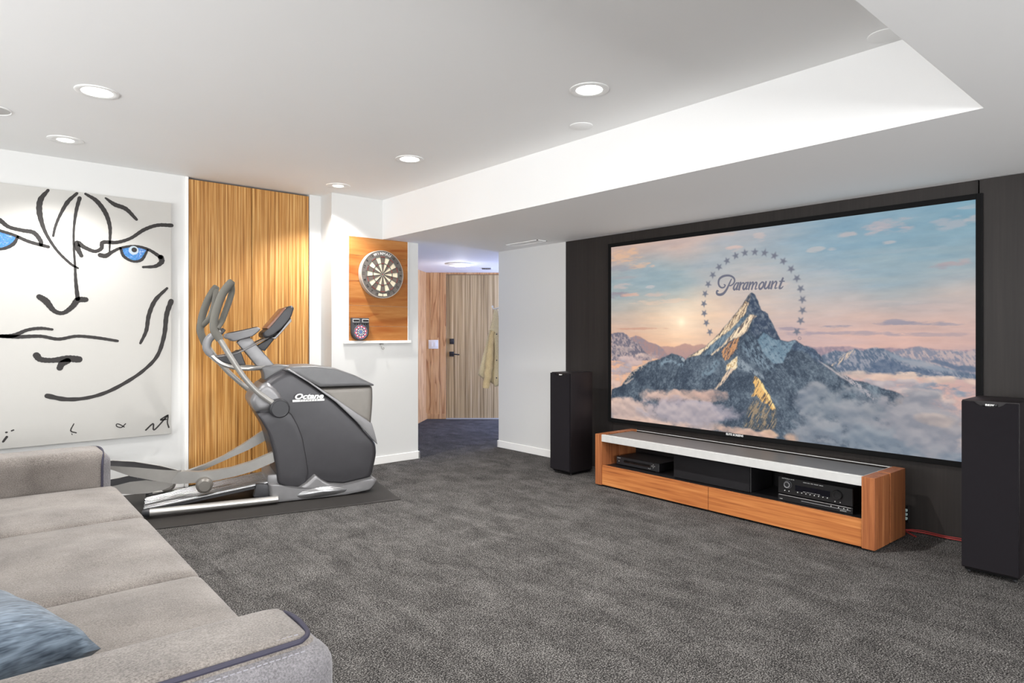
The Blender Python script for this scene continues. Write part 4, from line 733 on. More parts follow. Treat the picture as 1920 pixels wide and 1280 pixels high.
pedal([(-.46, .165), (-.38, .175), (-.296, .190), (-.197, .19), (-.09, .165), (-.02, .14)], [(-.44, .12), (-.37, .11), (-.28, .095), (-.18, .09), (-.09, .10), (-.03, .12)], .10, .26, [(-.46, .19), (-.38, .20), (-.305, .212), (-.22, .20), (-.11, .165), (-.02, .14)])
# moving handles
def handle(g, g2, tb, y, gy):
    a = spline(mp(tb, y+TC), 8); bm = BM(); tube(bm, a, .0195, 16); t = obj('handle_tube', bm, M_arm, el)
    bm = BM(); tube(bm, spline(mp(g, y+TC), 8), .0275, 16)
    e = mp(g, y+TC)[0]; d = (mp(g, y+TC)[0]-mp(g, y+TC)[1]).normalized()
    lathe(bm, [(.0275, 0), (.02, .012), (0, .014)], frame_m(e, Vector((0, 1, 0)), d.cross(Vector((0, 1, 0))), d), 16)
    obj('handle_grip', bm, M_foam, el)
    pts = [Vector((s, (y if i in (0, len(g2)-1) else gy), z+DZ)) for i, (s, z) in enumerate(g2)]
    bm = BM(); tube(bm, spline(pts, 8), .021, 14); obj('handle_loop', bm, M_foam, el)
handle([(.347, 1.622), (.318, 1.585), (.286, 1.530), (.253, 1.433), (.233, 1.335), (.239, 1.272), (.273, 1.215)], [(.345, 1.615), (.352, 1.56), (.332, 1.48), (.305, 1.40), (.285, 1.345), (.25, 1.29)], [(.268, 1.222), (.347, 1.081), (.429, .946), (.526, .83), (.652, .728)], -.295, -.255)
handle([(.277, 1.620), (.25, 1.58), (.215, 1.51), (.185, 1.42), (.170, 1.345), (.166, 1.275), (.190, 1.20), (.205, 1.17)], [(.277, 1.61), (.268, 1.54), (.25, 1.44), (.222, 1.37), (.175, 1.315)], [(.200, 1.19), (.225, 1.144), (.33, .994), (.452, .866), (.553, .779), (.652, .725)], .285, .245)
# fixed bars, neck, trays and console
for sg in (-1, 1):
    y = sg*.15
    hb = [(.60, y*.3, .998), (.50, y*.95, .998), (.42, y, 1.001), (.359, y, 1.013), (.285, y, 1.042), (.225, y, 1.098), (.198, y, 1.150), (.208, y*.98, 1.207), (.245, y*.9, 1.250), (.283, y*.8, 1.272)]
    bm = BM(); tube(bm, spline([(a, b, c+DZ) for a, b, c in hb], 8), .0165, 14); obj('fixed_bar', bm, M_tubes, el)
    bm = BM(); tube(bm, spline([(a, b, c+DZ) for a, b, c in hb[5:9]], 8), [.021, .023]+[.024]*21+[.022, .018], 14); obj('pulse_grip', bm, M_screwed, el)
    bm = BM(); box(bm, -.016, .016, -.012, .012, -.03, .03, .006, M=Matrix.Translation((.292, y*.78, 1.268+DZ)) @ Matrix.Rotation(R(35), 4, 'Y')); obj('bar_end', bm, M_darker, el)
bm = BM(); prism(bm, m2([(.403, 1.19), (.42, 1.215), (.494, 1.232), (.52, 1.20), (.60, 1.10), (.665, 1.02), (.62, .98), (.548, 1.0), (.48, 1.09)]), -.05, .05, .008); obj('mast', bm, M_gsil, el)
bm = BM(); domed(bm, m2([(.565, .999), (.60, 1.012), (.70, 1.02), (.775, 1.012), (.72, .96), (.645, .90), (.59, .905), (.585, .95)]), 0, .11, .005, .02, .03, .01, cen=(.65, .965)); obj('mast_collar', bm, M_top, el, 50)
bm = BM(); domed(bm, m2([(.318, 1.236), (.325, 1.256), (.363, 1.262), (.45, 1.282), (.543, 1.306), (.562, 1.294), (.552, 1.276), (.506, 1.237), (.44, 1.218), (.385, 1.20), (.363, 1.201), (.35, 1.215), (.327, 1.218)]), 0, .13, .0, .02, .03, .006, cen=(.44, 1.248)); rt_ = obj('reading_tray', bm, M_screwed, el, 50)
bm = BM(); prism(bm, m2([(.34, 1.262), (.45, 1.286), (.54, 1.309), (.54, 1.302), (.45, 1.279), (.34, 1.255)]), -.11, .11, .002); obj('tray_pad', bm, M_rub, rt_)
bm = BM(); domed(bm, m2([(.572, 1.252), (.582, 1.272), (.609, 1.290), (.660, 1.352), (.729, 1.442), (.752, 1.464), (.78, 1.472), (.797, 1.452), (.775, 1.386), (.74, 1.335), (.699, 1.288), (.639, 1.238), (.60, 1.222), (.578, 1.228)]), 0, .17, .0, .022, .03, .008, cen=(.68, 1.34)); cs = obj('console', bm, M_darker, el, 50)
bm = BM(); prism(bm, m2([(.598, 1.300), (.650, 1.362), (.722, 1.453), (.74, 1.447), (.66, 1.345), (.612, 1.287)]), -.162, .162, .003); obj('console_display', bm, plain('dim console display', (120, 78, 58), .35), cs)
bm = BM(); prism(bm, m2([(.632, 1.225), (.655, 1.232), (.695, 1.275), (.77, 1.375), (.775, 1.35), (.70, 1.262), (.66, 1.215)]), -.176, .176, .004); obj('console_edge', bm, M_gsil, cs)
bm = BM(); prism(bm, m2([(.575, 1.262), (.59, 1.278), (.625, 1.268), (.655, 1.252), (.65, 1.228), (.60, 1.222), (.575, 1.235)]), -.12, .12, .006); obj('console_shelf', bm, M_darker, cs)
bm = BM(); prism(bm, m2([(.71, 1.29), (.66, 1.205), (.60, 1.125), (.575, 1.13), (.545, 1.165), (.615, 1.21), (.65, 1.24)]), -.045, .045, .006); obj('console_bracket', bm, M_darker, el)
for sg in (-1, 1):
    bm = BM(); tube(bm, spline([(.25, sg*.10, 1.075), (.34, sg*.125, 1.092), (.42, sg*.13, 1.115), (.56, sg*.12, 1.19), (.68, sg*.10, 1.252)], 8), .006, 10); obj('accent_strip', bm, M_gsil, el)
bm = BM(); domed(bm, m2([(.25, 1.072), (.27, 1.087), (.38, 1.118), (.41, 1.135), (.428, 1.122), (.462, 1.022), (.40, 1.02), (.32, 1.034), (.262, 1.06)]), 0, .085, .0, .01, .03, .004, cen=(.36, 1.07)); obj('accessory_tray', bm, M_darker, el, 50)

# ------------------------------------------------------------------ sofa and pillow
sf = thing('sofa', 'grey fabric three seat sofa with piped rounded arms', 'sofa', (.592, 1.268, 0), R(-1.12))
AZ = .622
def arm_mesh(y0, y1, outer):
    f = (lambda d: y0+d) if outer < 0 else (lambda d: y1-d)       # distance measured inward from the outer side
    W_ = y1-y0
    def rb(mat, name, x0, x1, d0, d1, z0, z1, r, n, par, crown=0):
        bm = BM(); a, b = sorted((f(d0), f(d1))); rbox(bm, x0, x1, a, b, z0, z1, r, n, crown); return obj(name, bm, mat, par, 60)
    a = rb(M_sofa, 'armrest', -1.02, .0, .006, W_, .10, AZ+.004, .045, 26, sf, .006)
    rb(M_sofa_shade, 'outer_panel', -1.0, .022, -.022, .1, .06, AZ-.012, .05, 22, a)
    rb(M_sofa_shade, 'front_panel', -.16, .022, -.02, W_-.004, .06, AZ-.014, .05, 20, a)
    zt = AZ-.004
    pts = [(-1.0, .021, zt), (-.6, .021, zt), (-.25, .021, zt), (-.07, .021, zt), (-.040, .026, zt), (-.020, .048, zt), (-.014, .085, zt+.001), (-.013, W_*.5, zt+.002), (-.014, W_-.065, zt-.002), (-.018, W_-.022, zt-.016), (-.022, W_-.003, zt-.055), (-.024, W_, zt-.12), (-.024, W_, .2)]
    bm = BM(); tube(bm, spline([(x, f(d), z) for x, d, z in pts], 8), .0058, 10); obj('piping', bm, M_pipe, a)
    if outer < 0:
        for d, z in ((.039, AZ+.0035), (.003, AZ-.0175)):
            bm = BM()
            for i in range(56):
                x = -.74+i*.0125; box(bm, x, x+.0085, f(d)-.0007, f(d)+.0007, z-.001, z+.0012)
            obj('stitching', bm, M_thread, a)
    return a
arm_mesh(0, .236, -1); arm_mesh(2.80, 3.055, 1)
SE = [.236, 1.108, 2.018, 2.80]
for i, (a, b) in enumerate(zip(SE[:-1], SE[1:])):
    bm = BM(); rbox(bm, -.92, .042, a+.002, b-.002, .27, .437, .036, 24, .019, wob=.35, seed=i); obj('seat_cushion', bm, M_sofa, sf, 60)
bm = BM(); box(bm, -.95, -.01, .2, 2.83, .07, .28, .02); obj('seat_base', bm, M_sofa_shade, sf)
bm = BM(); rbox(bm, -1.16, -.88, .0, 3.05, .07, .80, .07, 14); obj('backrest', bm, M_sofa, sf, 60)
for x in (-1.05, -.08):
    for y in (.08, 2.97):
        bm = BM(); tube(bm, [(x, y, 0), (x, y, .09)], [.018, .024], 12); obj('leg', bm, M_darker, sf)
pw = thing('throw_pillow', 'blue chenille throw pillow lying against the near sofa arm', 'pillow', PIL_C, math.atan2(PIL_E1[1], PIL_E1[0]))
def pillow():
    bm = BM(); n = 22; rz_ = Matrix.Rotation(-math.atan2(PIL_E1[1], PIL_E1[0]), 3, 'Z'); e1 = rz_ @ Vector(PIL_E1); e2 = rz_ @ Vector(PIL_E2); nn = e1.cross(e2).normalized(); L = .46
    for sg in (-1, 1):
        g = []
        for i in range(n+1):
            row = []
            for j in range(n+1):
                u = -1+2*i/n; v = -1+2*j/n
                pin = 1-.05*(1-abs(u))*abs(v)**3*2-.0; pu = u*(1-.09*(1-v*v)*0-.06*(v*v-1)**2*abs(u)**3); pv = v*(1-.06*(u*u-1)**2*abs(v)**3)
                th = .085*max(0, (1-u**4)*(1-v**4))**.55*(1+.05*math.sin(u*7+v*5))
                row.append(bm.verts.new(e1*(pu*L/2)+e2*(pv*L/2)+nn*sg*th))
            g.append(row)
        for i in range(n):
            for j in range(n): bm.faces.new((g[i][j], g[i+1][j], g[i+1][j+1], g[i][j+1]))
    bmesh.ops.remove_doubles(bm, verts=bm.verts, dist=.0005); return obj('cushion', bm, M_pillow, pw, 60)
pillow()

# ------------------------------------------------------------------ projection screen
YA, YB, ZA, ZB = SCREEN
ps = thing('projection_screen', 'wide wall screen showing a snowy mountain under a ring of stars', 'screen', (4.59, YB, ZB))
SW, SHT = YA-YB, ZA-ZB
bm = BM(); fw_ = .034; d = SX-4.59-.002
box(bm, -.006, d, -fw_, 0, -fw_, SHT+fw_, .002, 1); box(bm, -.006, d, SW, SW+fw_, -fw_, SHT+fw_, .002, 1); box(bm, -.006, d, 0, SW, -fw_, 0, .002, 1); box(bm, -.006, d, 0, SW, SHT, SHT+fw_, .002, 1)
obj('velvet_frame', bm, M_blackm, ps)
def screen_mesh():
    import numpy as np
    img, lin, W, H = paint_picture()
    me = bpy.data.meshes.new('picture_surface')
    jj, ii = np.mgrid[0:H+1, 0:W+1]
    co = np.zeros(((H+1)*(W+1), 3), np.float32); co[:, 0] = 0; co[:, 1] = (SW*(1-ii/W)).ravel(); co[:, 2] = (SHT*(1-jj/H)).ravel()
    nf = W*H; a = (jj[:-1, :-1]*(W+1)+ii[:-1, :-1]).ravel(); idx = np.stack([a, a+W+1, a+W+2, a+1], 1).ravel().astype(np.int32)
    me.vertices.add(len(co)); me.vertices.foreach_set('co', co.ravel()); me.loops.add(nf*4); me.loops.foreach_set('vertex_index', idx)
    me.polygons.add(nf); me.polygons.foreach_set('loop_start', np.arange(0, nf*4, 4, dtype=np.int32)); me.polygons.foreach_set('loop_total', np.full(nf, 4, np.int32))
    me.update(); at = me.color_attributes.new('picture', 'FLOAT_COLOR', 'POINT')
    px = np.ones((H+1, W+1, 4), np.float32); px[:H, :W, :3] = lin; px[H, :W, :3] = lin[-1]; px[:H, W, :3] = lin[:, -1]; px[H, W, :3] = lin[-1, -1]
    at.data.foreach_set('color', px.ravel())
    t = NT('lit picture'); n = t.add('ShaderNodeVertexColor'); n.layer_name = 'picture'
    t.b.inputs['Base Color'].default_value = (.02, .02, .02, 1); t.b.inputs['Roughness'].default_value = .9; t.b.inputs['Specular IOR Level'].default_value = 0
    t.link(n.outputs['Color'], t.b.inputs['Emission Color']); t.b.inputs['Emission Strength'].default_value = SCREEN_GAIN
    me.materials.append(t.m); o = bpy.data.objects.new('picture_surface', me); COL.objects.link(o); o.parent = ps
screen_mesh()
yt = 2.638-YB
text('maker_lettering', 'ELITE SCREENS', .022, frame_m(Vector((-.0068, yt, -.012)), Vector((0, -1, 0)), Vector((0, 0, 1)), Vector((-1, 0, 0))), M_whitet, ps, .0006, 0, 1.0, bold=.0006)

# ------------------------------------------------------------------ media console with equipment
mc = thing('media_console', 'low teak media console with silver front rail and glass top', 'media console', (3.991, 1.423, 0), math.atan2(-.0276, .9996))
CL_, CD, CH = 2.173, .456, .427
def side(y0, y1):
    bm = BM(); box(bm, 0, .212, y0, y1, .012, CH, .0015, 1); box(bm, .228, CD, y0, y1, .012, CH, .0015, 1); box(bm, .21, .23, y0+.010, y1-.010, .012, CH-.004); s = obj('side_panel', bm, M_walnut_v, mc)
    return s
side(0, .072); side(CL_-.066, CL_)
bm = BM(); box(bm, .008, .03, .074, 1.098, .016, .176, .0015, 1); obj('drawer_front', bm, M_walnut, mc)
bm = BM(); box(bm, .008, .03, 1.102, CL_-.068, .016, .176, .0015, 1); obj('drawer_front', bm, M_walnut, mc)
bm = BM(); box(bm, .004, .03, .072, CL_-.066, .370, CH, .0015, 1); obj('front_rail', bm, M_alum, mc)
bm = BM(); box(bm, .03, CD-.075, .0745, CL_-.072, CH-.014, CH-.006, .0015, 1); obj('glass_top', bm, M_glasst, mc)
bm = BM(); box(bm, CD-.006, CD-.002, .0725, CL_-.0665, CH-.009, CH-.004, .001, 1); box(bm, .031, CD-.006, .0725, .0765, CH-.012, CH-.001); obj('rear_rail', bm, M_alum, mc)
bm = BM(); box(bm, .03, CD-.01, .072, CL_-.066, .155, .170); box(bm, CD-.016, CD-.012, .072, CL_-.066, .02, CH-.06); box(bm, .031, CD-.02, .073, CL_-.067, .018, .15); obj('carcass', bm, M_black, mc)
bm = BM(); box(bm, .04, CD-.03, .03, CL_-.03, 0, .018); obj('plinth', bm, M_blackm, mc)
mcM = Matrix.Translation(mc.location) @ Matrix.Rotation(mc.rotation_euler.z, 4, 'Z')
def on_console(name, label, cat, x, y, z=.1701, **k):
    p = mcM @ Vector((x, y, z)); return thing(name, label, cat, p, mc.rotation_euler.z, **k)
# silver-lettered receiver (front is at local x=0, width along +y)
rc = on_console('receiver', 'black stereo receiver with two round knobs and rows of silver buttons', 'receiver', .085, .155, .2125)
RW, RH = .47, .116
bm = BM(); box(bm, .012, .33, .01, RW-.01, .004, RH, .003, 1); obj('case', bm, M_black, rc)
bm = BM(); box(bm, 0, .014, 0, RW, .004, RH-.002, .003, 1); fp = obj('faceplate', bm, M_black, rc)
fx = Matrix(((0, 0, -1, 0), (-1, 0, 0, 0), (0, 1, 0, 0), (0, 0, 0, 1)))
def face_m(y, z, x=0): return Matrix.Translation((x, y, z)) @ fx
def knob(par, y, z, r, mat, ringmat):
    bm = BM(); lathe(bm, [(r, -.004), (r, .012), (r*.9, .016), (r*.62, .016), (r*.58, .013), (0, .013)], face_m(y, z), 32, None); k = obj('knob', bm, mat, par)
    if ringmat:
        bm = BM(); lathe(bm, [(r*1.0, .0), (r*1.12, .0015), (r*1.14, .0)], face_m(y, z), 32); bm2 = bm; lathe(bm, [(r*.95, .0155), (r*.8, .0185), (r*.62, .0165)], face_m(y, z), 32); obj('knob_ring', bm, ringmat, k)
knob(rc, .403, .068, .0225, M_darker, M_screwed); knob(rc, .088, .062, .029, M_black, None)
bm = BM(); box(bm, -.001, .002, .135, .355, .038, .074); obj('display_window', bm, plain('display window', (8, 8, 20), .1), rc)
def dots(par, lst, z, r=.0034, name='button'):
    for y in lst:
        bm = BM(); lathe(bm, [(r, -.002), (r, .003), (r*.6, .005), (0, .005)], face_m(y, z), 12); obj(name, bm, M_alum, par)
dots(rc, [.338-i*.0268 for i in range(8)], .030); dots(rc, [.423, .395], .027); dots(rc, [.104, .073], .018)
text('brand_lettering', 'INTEGRA DTR', .0085, face_m(.402, .104, -.0008), M_whitet, rc, .0004, 0, 1.2, space=1.35)
text('format_lettering', 'HDMI  DTS  THX  DOLBY  SIRIUS', .0075, face_m(.24, .099, -.0008), M_whitet, rc, .0004, 0, 1.15)
text('input_lettering', 'VIDEO 1  VIDEO 2  VIDEO 3  TAPE  TUNER', .005, face_m(.25, .0405, -.0012), M_grille, rc, .0003, 0, 1.15)
pl = on_console('disc_deck', 'slim black disc deck with a tray line beneath the receiver', 'disc player', .085, .155, .1701)
bm = BM(); box(bm, .012, .32, .01, RW-.01, 0, .042, .002, 1); obj('case', bm, M_black, pl)
bm = BM(); box(bm, 0, .014, 0, RW, .001, .0405, .002, 1); obj('faceplate', bm, M_black, pl)
bm = BM(); box(bm, -.003, .002, .012, .315, .0195, .023, .001, 1); obj('tray_lip', bm, M_screwed, pl)
bm = BM(); box(bm, -.0015, .002, .01, RW-.008, .0375, .0388); obj('top_line', bm, M_grille, pl)
dots(pl, [.128, .083, .052, .030], .028)
text('deck_lettering', 'POWER', .0055, face_m(.448, .012, -.0012), M_whitet, pl, .0003); text('deck_lettering', 'BLU-RAY DISC', .006, face_m(.055, .0125, -.0012), M_whitet, pl, .0003)
dv = on_console('disc_player', 'black low disc player at the left end of the console', 'disc player', .135, 1.625, .1701)
DW, DH = .435, .072
bm = BM(); box(bm, .006, .30, .004, DW-.004, .008, DH, .003, 1); obj('case', bm, M_black, dv)
bm = BM(); box(bm, 0, .008, 0, DW, .008, DH, .003, 1); obj('faceplate', bm, M_darker, dv)
bm = BM(); box(bm, -.001, .002, .085, .355, .032, .052); obj('display_window', bm, plain('smoked window', (10, 9, 10), .12), dv)
dots(dv, [.04, .053, .066], .046, .003); dots(dv, [.053], .058, .003); dots(dv, [.053], .034, .003); dots(dv, [.10, .085], .022, .0028); dots(dv, [.405], .035, .003)
text('brand_lettering', 'INTEGRA', .008, face_m(.405, .061, -.0008), M_whitet, dv, .0004)
for a in (.04, DW-.04):
    for b in (.03, .27):
        bm = BM(); lathe(bm, [(.014, 0), (.014, .009), (0, .009)], Matrix.Translation((b, a, 0)), 12); obj('foot', bm, M_rub, dv)
cs_ = on_console('center_speaker', 'black centre speaker box with cloth grille in the middle of the console', 'speaker', .10, .835, .1701)
bm = BM(); box(bm, .014, .30, 0, .63, 0, .178, .004, 1); obj('cabinet', bm, M_black, cs_)
bm = BM(); box(bm, 0, .0138, .004, .626, .004, .174, .004, 2); obj('grille', bm, plain('charcoal grille cloth', (34, 33, 35), .9, spec=.15), cs_)

# ------------------------------------------------------------------ tower speakers
def tower(loc, label, w, dp, h, rz=0):
    t = thing('tower_speaker', label, 'speaker', loc, rz, group='tower speakers flanking the screen')
    bm = BM(); box(bm, .02, dp, -w/2, w/2, .028, h, .003, 2); obj('cabinet', bm, M_tower, t)
    g = .012
    bm = BM(); n = 14; zt = h-.006
    top = [(-w/2+g*.3, zt), (-w*.28, zt)]+[(-w*.28+w*.56*i/n, zt-.026*math.sin(PI*i/n)**.6) for i in range(1, n)]+[(w*.28, zt), (w/2-g*.3, zt)]
    poly = [(-w/2+g*.3, .04)]+top+[(w/2-g*.3, .04)]
    prism(bm, poly, 0, .018, 0); bmesh.ops.transform(bm, matrix=Matrix(((0, 1, 0, 0), (1, 0, 0, 0), (0, 0, 1, 0), (0, 0, 0, 1))), verts=bm.verts); obj('grille', bm, M_grillec, t, 30)
    bm = BM(); box(bm, .012, .02, -.032, .032, h-.028, h-.012, .003); bd = obj('badge', bm, M_black, t)
    text('badge_lettering', 'B&W', .0135, Matrix.Translation((.0112, 0, h-.020)) @ fx, M_whitet, bd, .0006, 0, 1.25, bold=.0005)
    bm = BM(); box(bm, .03, dp-.01, -w/2+.01, w/2-.01, .016, .028, .002, 1); obj('plinth', bm, M_blackm, t)
    for a in (.045, dp-.025):
        for b in (-w/2+.025, w/2-.025):
            bm = BM(); lathe(bm, [(0, 0), (.009, .006), (.009, .017), (0, .017)], Matrix.Translation((a, b, 0)), 12); obj('foot', bm, M_darker, t)
    return t
M_tower = wood('black ash', [(.3, srgb(22, 19, 21)), (.6, srgb(30, 25, 27)), (.8, srgb(36, 30, 32))], (1, 1, .04), 90, 12, .42, .3); M_grillec = plain('black grille cloth', (24, 21, 25), .85, spec=.2)
tower((4.125, 4.083, 0), 'black tower speaker left of the screen beside the white wall', .245, .30, .91)
tower((4.012, .889, 0), 'black tower speaker at the right end of the console', .245, .36, .908)
bm = BM(); tube(bm, spline([(4.47, 1.36, .012), (4.55, 1.44, .014), (4.592, 1.36, .012), (4.590, 1.24, .010), (4.588, 1.12, .012), (4.56, .98, .010), (4.42, .90, .012), (4.375, .89, .06)], 8), .0045, 8)
tube(bm, spline([(4.47, 1.37, .012), (4.56, 1.45, .014), (4.597, 1.37, .022), (4.597, 1.24, .018), (4.597, 1.12, .022), (4.57, .99, .016), (4.43, .91, .012), (4.375, .90, .06)], 8), .003, 8)
tag(obj('speaker_wire', bm, M_red), 'red speaker wire along the floor between console and right speaker', 'cable')
t = thing('wall_outlet', 'small pale outlet plug low on the dark wall behind the console', 'outlet', (SX, 1.462, .105))
bm = BM(); box(bm, -.006, 0, -.02, .055, -.055, .055, .002, 1); obj('plate', bm, M_black, t)
for z in (-.026, 0, .026):
    bm = BM(); box(bm, -.03, -.006, -.014, .02, z-.008, z+.008, .003); obj('plug', bm, plain('pale plug', (190, 210, 206), .4), t)

# ------------------------------------------------------------------ dart corner
bb = thing('dart_backboard', 'orange pine backboard panel on the white pillar behind the dartboard', 'backboard', (2.805, PY-.0004, 1.1925))
for i, (z0, z1) in enumerate(((0, .135), (.137, .33), (.332, .56), (.562, .80), (.802, .976))):
    bm = BM(); box(bm, 0, .637, -.016, 0, z0, z1, .0008, 1); obj('plank', bm, M_pine, bb)
for x in (-.006, .637):
    bm = BM(); box(bm, x, x+.006, -.02, 0, 0, .976); obj('edge_strip', bm, M_white, bb)
ld = thing('ledge', 'narrow white ledge under the pine dart panel', 'ledge', (3.118, PY, 1.165))
bm = BM(); box(bm, -.36, .36, -.03, 0, 0, .027, .003, 1); obj('board', bm, M_trim, ld)
hk = thing('wire_hook', 'small bent wire hook on the pillar under the ledge', 'hook', (3.152, PY, 1.14))
bm = BM(); tube(bm, spline([(0, 0, .018), (-.004, -.03, .018), (-.012, -.034, .004), (-.008, -.034, -.02), (.006, -.034, -.034), (.016, -.034, -.024), (.008, -.034, -.012)], 8), .003, 8); obj('hook', bm, M_gold, hk)
bm = BM(); tube(bm, [(-.02, -.003, .018), (.026, -.003, .02)], .004, 8); obj('screw_plate', bm, M_gold, hk)
DBX, DBZ, DT = 3.128, 1.825, .055
db = thing('dartboard', 'round worn bristle dartboard hanging on the pine panel', 'dartboard', (DBX, PY-.0208, DBZ))
bm = BM(); fy = lambda y=0: frame_m(Vector((0, y, 0)), Vector((1, 0, 0)), Vector((0, 0, 1)), Vector((0, -1, 0)))
lathe(bm, [(.226, 0), (.226, DT-.004), (.222, DT), (.171, DT), (0, DT)], fy(), 80); obj('bristle_body', bm, plain('worn grey sisal', (104, 98, 93), .95, noise=.18), db)
bm = BM(); lathe(bm, [(.2265, .002), (.2285, .004), (.2285, DT+.001), (.2225, DT+.002), (.2225, DT)], fy(), 80); obj('steel_band', bm, plain('pale band', (186, 178, 168), .5, .2), db)
MC = [plain('cream sisal', (226, 214, 188), .95, noise=.08), plain('dark sisal', (104, 95, 88), .95, noise=.2), plain('faded red sisal', (176, 84, 76), .95, noise=.15), plain('faded green sisal', (150, 158, 148), .95, noise=.12)]
def sector(r0, r1, mi):
    bm = BM()
    for k in range(20):
        if mi(k) is None: continue
        a0 = PI/2-(k-.5)*PI/10; a1 = a0-PI/10; A = []; B = []
        for j in range(5):
            a = a0+(a1-a0)*j/4; A.append(bm.verts.new((r0*math.cos(a), -DT-.0006, r0*math.sin(a)))); B.append(bm.verts.new((r1*math.cos(a), -DT-.0006, r1*math.sin(a))))
        for j in range(4):
            f = bm.faces.new((A[j], A[j+1], B[j+1], B[j])); f.material_index = mi(k)
    return bm
par_ = lambda k: 1 if k % 2 == 0 else 0
bm = sector(.016, .099, par_); merge(bm, sector(.107, .162, par_)); merge(bm, sector(.099, .107, lambda k: 2 if k % 2 == 0 else 3)); merge(bm, sector(.162, .170, lambda k: 2 if k % 2 == 0 else 3))
bmesh.ops.recalc_face_normals(bm, faces=bm.faces); o = obj('scoring_segments', bm, MC, db, 0)
for p in o.data.polygons:
    if p.normal.y > 0: p.flip()
bm = BM(); lathe(bm, [(.016, DT), (.016, DT+.001), (.008, DT+.001)], fy(), 24); obj('outer_bull', bm, MC[3], db)
bm = BM(); lathe(bm, [(.0075, DT), (.0075, DT+.0015), (0, DT+.0015)], fy(), 16); obj('bullseye', bm, MC[2], db)
bm = BM()
for k in range(20):
    a = PI/2-(k-.5)*PI/10; c, s = math.cos(a), math.sin(a); tube(bm, [(.016*c, -DT-.002, .016*s), (.182*c, -DT-.002, .182*s)], .0011, 6)
for r in (.016, .0075, .099, .107, .162, .170):
    tube(bm, [(r*math.cos(2*PI*i/60), -DT-.002, r*math.sin(2*PI*i/60)) for i in range(60)], .001, 6, closed=True)
obj('wire_spider', bm, plain('dark spider wire', (92, 88, 86), .5, .4), db)
M_num = plain('dark number wire', (44, 42, 42), .5)
def ring_text(s, r, a0, da, size, mat, name):
    for i, ch in enumerate(s):
        a = a0-i*da; ux = Vector((math.sin(a), 0, -math.cos(a))); uz = Vector((math.cos(a), 0, math.sin(a)))
        text(name, ch, size, frame_m(uz*r+Vector((0, -DT-.001, 0)), ux, uz, Vector((0, -1, 0))), mat, db, .0008, bold=.0006)
for k, nme in enumerate((20, 1, 18, 4, 13, 6, 10, 15, 2, 17, 3, 19, 7, 16, 8, 11, 14, 9, 12, 5)):
    if k in (0, 19, 1): continue
    a = PI/2-k*PI/10; uz = Vector((math.cos(a), 0, math.sin(a))); ux = Vector((uz.z, 0, -uz.x))
    if uz.z < -.3: ux, up_ = -ux, -uz
    else: up_ = uz
    text('wire_number', str(nme), .034, frame_m(uz*.199+Vector((0, -DT-.001, 0)), ux, up_, Vector((0, -1, 0))), M_num, db, .0008)
ring_text('WINMAU', .197, PI/2+.40, .16, .036, M_whitet, 'rim_lettering')
bm = BM(); k_ = 10
A = []
for i in range(k_+1):
    a = -PI/2-.24+.48*i/k_; A.append([bm.verts.new((r*math.cos(a), -DT-.0008, r*math.sin(a))) for r in (.186, .210)])
for p, q_ in zip(A[:-1], A[1:]): bm.faces.new((p[0], q_[0], q_[1], p[1]))
obj('rim_sticker', bm, MC[0], db, 0)
ed = thing('electronic_dart_game', 'small handheld electronic dart game standing at the foot of the pine panel', 'dart game', (2.905, PY-.0208, 1.1925))
CW, CHh = .086, .213
poly = [(-CW, CHh), (CW, CHh)]+[(CW*math.cos(-PI*i/14)*1.0, .085+.083*math.sin(-PI*i/14)) for i in range(0, 15)]
bm = BM(); prism(bm, poly, -.042, 0, .003); obj('case', bm, plain('charcoal case', (62, 62, 66), .5), ed)
for x in (-.048, .048):
    bm = BM(); box(bm, x-.034, x+.034, -.046, -.041, CHh-.042, CHh-.010, .002, 1); w = obj('display', bm, M_grille, ed)
    bm = BM(); box(bm, x-.029, x+.029, -.0475, -.0455, CHh-.036, CHh-.016); obj('lcd', bm, M_darker, w)
bm = BM()
for i in range(6): lathe(bm, [(.0055, 0), (.0055, .003), (0, .004)], frame_m(Vector((-.06+i*.024, -.042, CHh-.058)), Vector((1, 0, 0)), Vector((0, 0, 1)), Vector((0, -1, 0))), 12)
obj('keys', bm, M_blackm, ed)
ML = [plain('red plastic', (206, 44, 62), .5), plain('white plastic segment', (230, 232, 228), .5), plain('black plastic segment', (24, 24, 28), .5), plain('blue plastic', (92, 120, 168), .5)]
bm = BM()
for (r0, r1, f) in ((.018, .034, lambda k: 2 if k % 2 else 1), (.034, .042, lambda k: 3 if k % 2 else 2), (.042, .054, lambda k: 0 if k % 2 else 1), (.054, .063, lambda k: 3 if k % 2 else 0), (.0, .018, lambda k: 3)):
    for k in range(20):
        a0, a1 = PI*k/10, PI*(k+1)/10; v = [bm.verts.new((r*math.cos(a), -.0428, .082+r*math.sin(a))) for r, a in ((max(r0, .001), a0), (r1, a0), (r1, a1), (max(r0, .001), a1))]; fc = bm.faces.new(v); fc.material_index = f(k)
obj('target', bm, ML, ed, 0)
bm = BM(); tube(bm, [(.067*math.cos(2*PI*i/40), -.043, .082+.067*math.sin(2*PI*i/40)) for i in range(40)], .0025, 8, closed=True); obj('target_ring', bm, M_screwed, ed)

